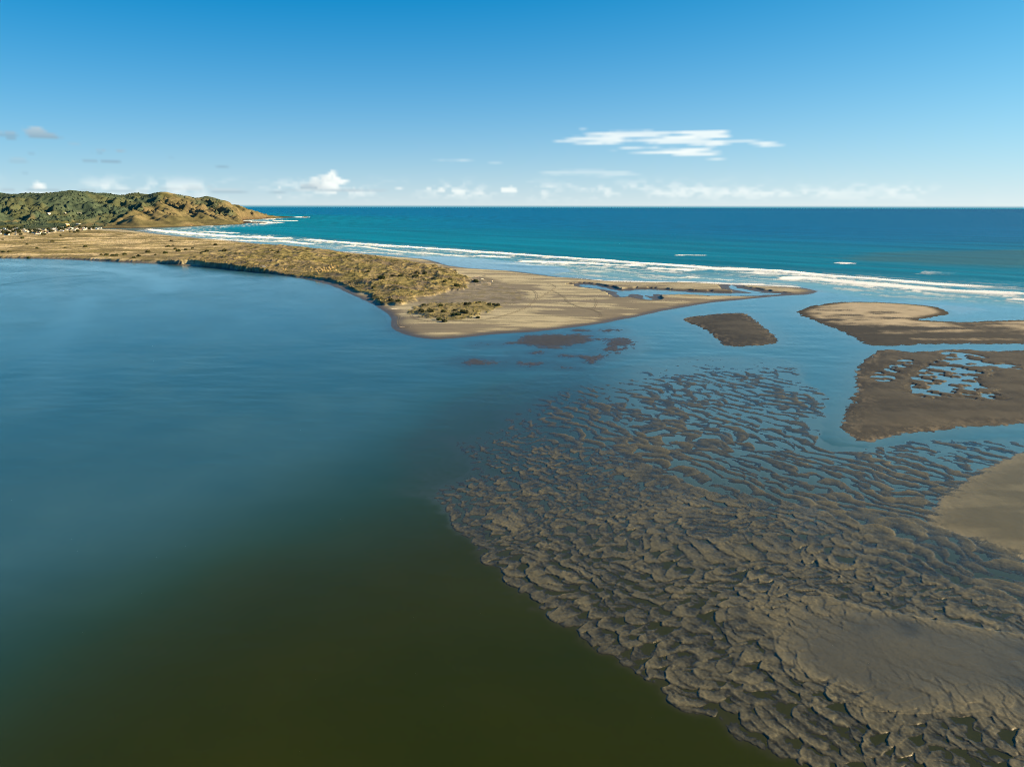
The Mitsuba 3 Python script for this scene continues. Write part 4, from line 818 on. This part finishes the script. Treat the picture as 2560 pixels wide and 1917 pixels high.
HOUSES = []
for k in range(5):
    L, W = 11 + 2.2 * k, 8 + 0.6 * k
    walls, roof = gable(L, W, (3.2, 5.4, 3.4, 3.0, 5.6)[k], (1.9, 2.2, 2.4, 1.6, 2.6)[k])
    HOUSES.append((walls, roof))
WALLS, ROOFS = ['house_white', 'house_white', 'house_cream', 'house_grey', 'house_white'], ['roof_pale', 'roof_pale', 'roof_dark', 'roof_red', 'roof_pale', 'roof_pale']
HOUSE_PLY = {(k, m): mikit.ply(HOUSES[k][0], m) for k in range(5) for m in ('house_white', 'house_cream', 'house_grey', 'house_ochre')}
ROOF_PLY = {(k, m): mikit.ply(HOUSES[k][1], m) for k in range(5) for m in ('roof_pale', 'roof_dark', 'roof_red')}


def house(x, y, label, group=None, wall=None, roof=None, k=None, s=1.0):
    key = numbered('house')
    k = int(rng.integers(5)) if k is None else k
    wall, roof = wall or WALLS[int(rng.integers(5))], roof or ROOFS[int(rng.integers(6))]
    if group:
        p = x / y
        label = f"{('small', 'larger', 'low', 'long', 'big')[k]} {wall[6:]} house with a {roof[5:]} roof in the {'left end' if p < -0.705 else 'left half' if p < -0.655 else 'right half' if p < -0.61 else 'right end'} of the village, {'front' if y < 2620 else 'back'} rows"
    z, rot = float(ground_z(x, y)[0]), float(rng.random() * 50 - 25 + 90 * rng.integers(2))
    put(key + '__wall', HOUSE_PLY[k, wall], x, y, z, rot, s)
    put(key + '__roof', ROOF_PLY[k, roof], x, y, z, rot, s)
    tag(key, label, 'house', None, group)


spots = []
while len(spots) < 118:
    u = rng.random()
    i = int(rng.integers(len(VILLAGE) - 1))
    (xa, ya, da), (xb, yb, db) = VILLAGE[i], VILLAGE[i + 1]
    x = xa + (xb - xa) * u
    y = ya + (yb - ya) * u + (da + (db - da) * u) * rng.random()
    x = x * y / (ya + (yb - ya) * u)
    if all((x - p) ** 2 + (y - q) ** 2 > 21 ** 2 for p, q in spots):
        spots.append((x, y))
for x, y in spots:
    house(x, y, 'small pale house crowded among others in the village below the hills', 'houses of the village', s=0.50 + 0.32 * float(rng.random()))
for (x, y), said, wall, roof, k in zip(UPHILL, ['white house high on the bush hillside, leftmost of the lone ones', 'pale house high on the hillside, middle of the lone ones', 'grey house high on the hillside, rightmost of the lone ones', 'long pale house on a clearing near the foot of the golden headland', 'grey house low on the green slope above the right end of the village', 'cream house beside a bare orange cutting above the village'],
                                       ['house_white', 'house_white', 'house_grey', 'house_cream', 'house_grey', 'house_ochre'], ['roof_pale', 'roof_pale', 'roof_pale', 'roof_pale', 'roof_pale', 'roof_pale'], [1, 0, 2, 4, 3, 4]):
    house(x, y, said, None, wall, roof, k, 1.15)


# ---------------------------------------------------------------- trees, shrubs, pampas
def trunk(h, r):
    m = trimesh.creation.cylinder(r, h, sections=7)
    m.vertices[:, 2] += h / 2
    t = np.clip(m.vertices[:, 2] / h, 0, 1)
    m.vertices[:, :2] *= (1 - 0.55 * t)[:, None]
    limbs = [m]
    for k in range(3):
        b = trimesh.creation.cylinder(r * 0.35, h * 0.5, sections=5)
        b.apply_translation([0, 0, h * 0.25])
        b.apply_transform(trimesh.transformations.rotation_matrix(0.7, [math.cos(k * 2.1), math.sin(k * 2.1), 0]))
        b.apply_translation([0, 0, h * 0.75])
        limbs.append(b)
    return trimesh.util.concatenate(limbs)


TRUNK = mikit.ply(trunk(6.0, 0.5), 'bark', smooth=40)
CROWNS = []
for k in range(3):
    v, f = leaves(420, 5.2, 4.2, 0.95, 40 + k)
    CROWNS.append(mikit.ply((v + [0, 0, 8.0], f), 'leaf_dark'))
more = [(spots[int(rng.integers(len(spots)))], rng.random(2) * 40 - 20) for _ in range(90)]
for i, (x, y) in enumerate(TREES + [(float(a + d), float(b + e)) for (a, b), (d, e) in more]):
    key = numbered('tree')
    z, rot, s = float(ground_z(x, y)[0]) - 0.3, float(rng.random() * 360), 0.55 + 0.6 * float(rng.random())
    put(key + '__trunk', TRUNK, x, y, z, rot, s)
    put(key + '__crown', CROWNS[i % 3], x, y, z, rot, s)
    tag(key, f"dark round tree {'in front of' if y < 2450 else 'among'} the village houses, {'left end' if x < -0.69 * y else 'middle' if x < -0.62 * y else 'right end'}", 'tree', None, 'trees in the village')
BUSHES = []
for k in range(4):
    v, f = leaves(230, 1.9, 1.25, 0.42, 60 + k, 0.45)
    BUSHES.append(mikit.ply((v + [0, 0, 0.7], f), ('leaf_dark', 'leaf_green', 'leaf_green', 'leaf_olive')[k]))
isl_c = np.mean(ISLET, 0)
for i, (x, y) in enumerate(SHRUBS):  # those on the dunes and islet partly stand in for dark dune shadows
    near_islet = math.hypot(x - isl_c[0], y - isl_c[1]) < 75
    said, grp = ((f"dark shrub, some standing for dune shadow, on the small dunes near the spit tip, {'seaward' if y > isl_c[1] else 'river'} side, {'left' if x < isl_c[0] - 18 else 'right' if x > isl_c[0] + 18 else 'middle'} part", 'shrubs on the dune islet') if near_islet else
                 (f"dark shrub on the golden grass plain, {'near the river bank' if y < 1500 else 'back from the river'}, {'left part' if x < -0.62 * y else 'middle' if x < -0.5 * y else 'right end'}", 'shrubs on the grass plain') if x < -560 else (f"dark shrub, some standing for dune shadow, in the hummocky dunes of the spit, {'near the tip' if y < 900 else 'far back' if y > 1150 else 'halfway along'}, {'river' if x < -0.28 * y else 'sea'} side", 'shrubs in the dunes'))
    key = numbered('shrub')
    put(key, BUSHES[int(rng.integers(4))], x, y, float(spit_z(x, y)[0]) - 0.2, float(rng.random() * 360), (1.0 + 0.9 * float(rng.random())) * (0.75 if near_islet else 1.1 if x > -560 else 1.35))
    tag(key, said, 'shrub', None, grp)


def plumes(seed):
    g = np.random.default_rng(seed)
    n = 46
    a, lean, h = g.random(n) * 6.28, g.random(n) ** 0.7, 1.5 + 1.1 * g.random(n)
    tip = np.stack([np.cos(a) * lean * 1.5, np.sin(a) * lean * 1.5, h * (1 - 0.35 * lean)], 1)
    side = np.stack([-np.sin(a), np.cos(a), a * 0], 1) * 0.26
    mid = tip * [0.55, 0.55, 0.75]
    root = tip * [0.1, 0.1, 0]
    v = np.stack([root, mid - side, tip, mid + side], 1).reshape(-1, 3)
    i = np.arange(n)[:, None] * 4
    return v, np.vstack([i + [0, 1, 2], i + [0, 2, 3]])


PLUMES = [mikit.ply(plumes(80 + k), 'plume') for k in range(3)]
for i, (x, y) in enumerate(PAMPAS):
    key = numbered('pampas_grass')
    put(key, PLUMES[i % 3], x, y, float(spit_z(x, y)[0]) - 0.1, float(rng.random() * 360), 1.3 + 0.7 * float(rng.random()))
    tag(key, 'cream clump of tall pampas grass near the estuary edge of the spit', 'grass clump', None, 'pampas grass clumps')


# ---------------------------------------------------------------- driftwood, car, wheel tracks, rocks
def log_mesh(L, r, seed):
    g = np.random.default_rng(seed)
    m = trimesh.creation.cylinder(r, L, sections=9)
    m = m.subdivide().subdivide()
    v = m.vertices
    t = v[:, 2] / L + 0.5
    v[:, :2] *= (1.15 - 0.5 * t)[:, None]
    v[:, 0] += 0.05 * L * np.sin(t * 3 + seed) + 0.06 * (meshkit.noise(v * 2.5, seed) - 0.5)
    m.vertices = v
    parts = [m]
    for k in range(4):
        b = trimesh.creation.cylinder(r * 0.3, 1.3, sections=6)
        b.apply_translation([0, 0, 0.5])
        b.apply_transform(trimesh.transformations.rotation_matrix(1.9 + 0.5 * g.random(), [math.cos(k * 1.57), math.sin(k * 1.57), 0]))
        b.apply_translation([0.05 * L * math.sin(seed), 0, -L / 2])
        parts.append(b)
    m = trimesh.util.concatenate(parts)
    m.apply_transform(trimesh.transformations.rotation_matrix(math.pi / 2, [0, 1, 0]))
    return m


for i, (x, y, L, ang) in enumerate(LOGS):
    key = numbered('driftwood_log')
    put(key, mikit.ply(log_mesh(L, 0.32 + 0.12 * (i % 3), i), 'driftwood_pale' if i in (1, 4, 9) else 'driftwood_grey', smooth=40), x, y, float(spit_z(x, y)[0]) + 0.2, ang)
    said = ('grey driftwood log lying on the bare sand by the curved wheel tracks' if i == 0 else 'whitish driftwood log on the sand just below the end of the bluff' if i == 1 else f"{'long' if L > 6.5 else 'short'} {'pale' if i in (4, 9) else 'grey'} driftwood log in the litter of logs behind the beach, {'left' if i in (2, 3, 4, 11, 12, 14) else 'right'} part")
    tag(key, said, 'log', None, None if i < 2 else 'driftwood logs behind the dunes')

cx, cy = CAR
cz0 = float(spit_z(cx, cy)[0]) + 0.05


def prism(profile, width):
    """A closed outline in x and z, run along y, with its rim narrowed a little on both sides."""
    from shapely.geometry import Polygon
    p = Polygon(profile)
    m = trimesh.util.concatenate([trimesh.creation.extrude_polygon(p, width - 0.16, engine='earcut')] + [trimesh.creation.extrude_polygon(p.buffer(-0.07), width, engine='earcut').apply_translation([0, 0, -0.08])])
    m.apply_transform(np.array([[1, 0, 0, 0], [0, 0, -1, width / 2 - 0.08], [0, 1, 0, 0], [0, 0, 0, 1.0]]))
    return m


body = prism([(-2.25, 0.35), (2.25, 0.35), (2.3, 0.8), (2.1, 1.0), (1.1, 1.08), (0.45, 1.66), (-1.7, 1.70), (-2.2, 1.15), (-2.28, 0.7)], 1.8)
put('car__body', mikit.ply(body, 'car_paint', smooth=30), cx, cy, cz0, 14)
for k, prof in enumerate(([(0.98, 1.10), (0.45, 1.56), (-0.35, 1.58), (-0.35, 1.10)], [(-0.45, 1.10), (-0.45, 1.58), (-1.6, 1.60), (-1.95, 1.15)])):
    put('car__window' if k == 0 else 'car__window_001', mikit.ply(prism(prof, 1.84), 'car_glass'), cx, cy, cz0, 14)
wheel = trimesh.creation.cylinder(0.36, 0.24, sections=20)
wheel.apply_transform(trimesh.transformations.rotation_matrix(math.pi / 2, [1, 0, 0]))
for k, (wx_, wy_) in enumerate(((1.4, 0.8), (1.4, -0.8), (-1.4, 0.8), (-1.4, -0.8))):
    w_ = wheel.copy()
    w_.apply_translation([wx_, wy_, 0.36])
    put('car__wheel' if k == 0 else f'car__wheel_{k:03d}', mikit.ply(w_, 'tyre_rubber', smooth=40), cx, cy, cz0, 14)
tag('car', 'small white car parked on the grassy edge above the estuary', 'car')

for i, line in enumerate(TRACKS):
    P = chaikin(line, False, 3)
    L = np.r_[0, np.cumsum(np.hypot(*np.diff(P, axis=0).T))]
    s_ = np.arange(0, L[-1], 2.0)
    P = np.stack([np.interp(s_, L, P[:, 0]), np.interp(s_, L, P[:, 1])], 1)
    t_ = np.gradient(P, axis=0)
    t_ /= np.linalg.norm(t_, axis=1, keepdims=True)
    nrm = np.stack([-t_[:, 1], t_[:, 0]], 1)
    vs, fs, o = [], [], 0
    for off in (-0.95, 0.95):
        for k in (-0.28, 0.28):
            e = P + nrm * (off + k)
            vs.append(np.column_stack([e, spit_z(e[:, 0], e[:, 1]) + 0.14]))
        n = len(P)
        a = np.arange(n - 1)
        fs += [np.stack([o + a, o + a + 1, o + n + a + 1, o + n + a], 1)]
        o += 2 * n
    V = np.vstack(vs)
    key = f'wheel_track_{i:03d}' if i else 'wheel_track'
    add(key, V, np.vstack(fs), np.tile([0, 0, 1.0], (len(V), 1)), None, None, 'track_sand', ['long curved pair of wheel tracks sweeping round the grassy dunes of the spit tip', 'wheel tracks crossing the dark patch towards the sea', 'winding wheel tracks running over the pale sand towards the tip', 'short pair of wheel tracks, the rightmost on the sand', 'wheel tracks curling round the corner of the spit by the river'][i], None, 'structure')

for i, (x, y, a, b, c_) in enumerate(ROCKS):
    m = trimesh.creation.icosphere(subdivisions=3)
    v = m.vertices * (0.62 + 0.8 * meshkit.fbm(m.vertices * 1.6 + i * 5, 3, i)[:, None])
    key = numbered('sea_rock')
    put(key, mikit.ply((v * [a, b, c_], m.faces), 'rock'), x, y, 0.2)
    tag(key, ['dark flat reef running out from the foot of the headland into white water', 'low dark rock off the end of the headland', 'dark rock alone in white water, farthest out from the headland', 'small dark rock between the reef and the headland tip'][i], 'rock')
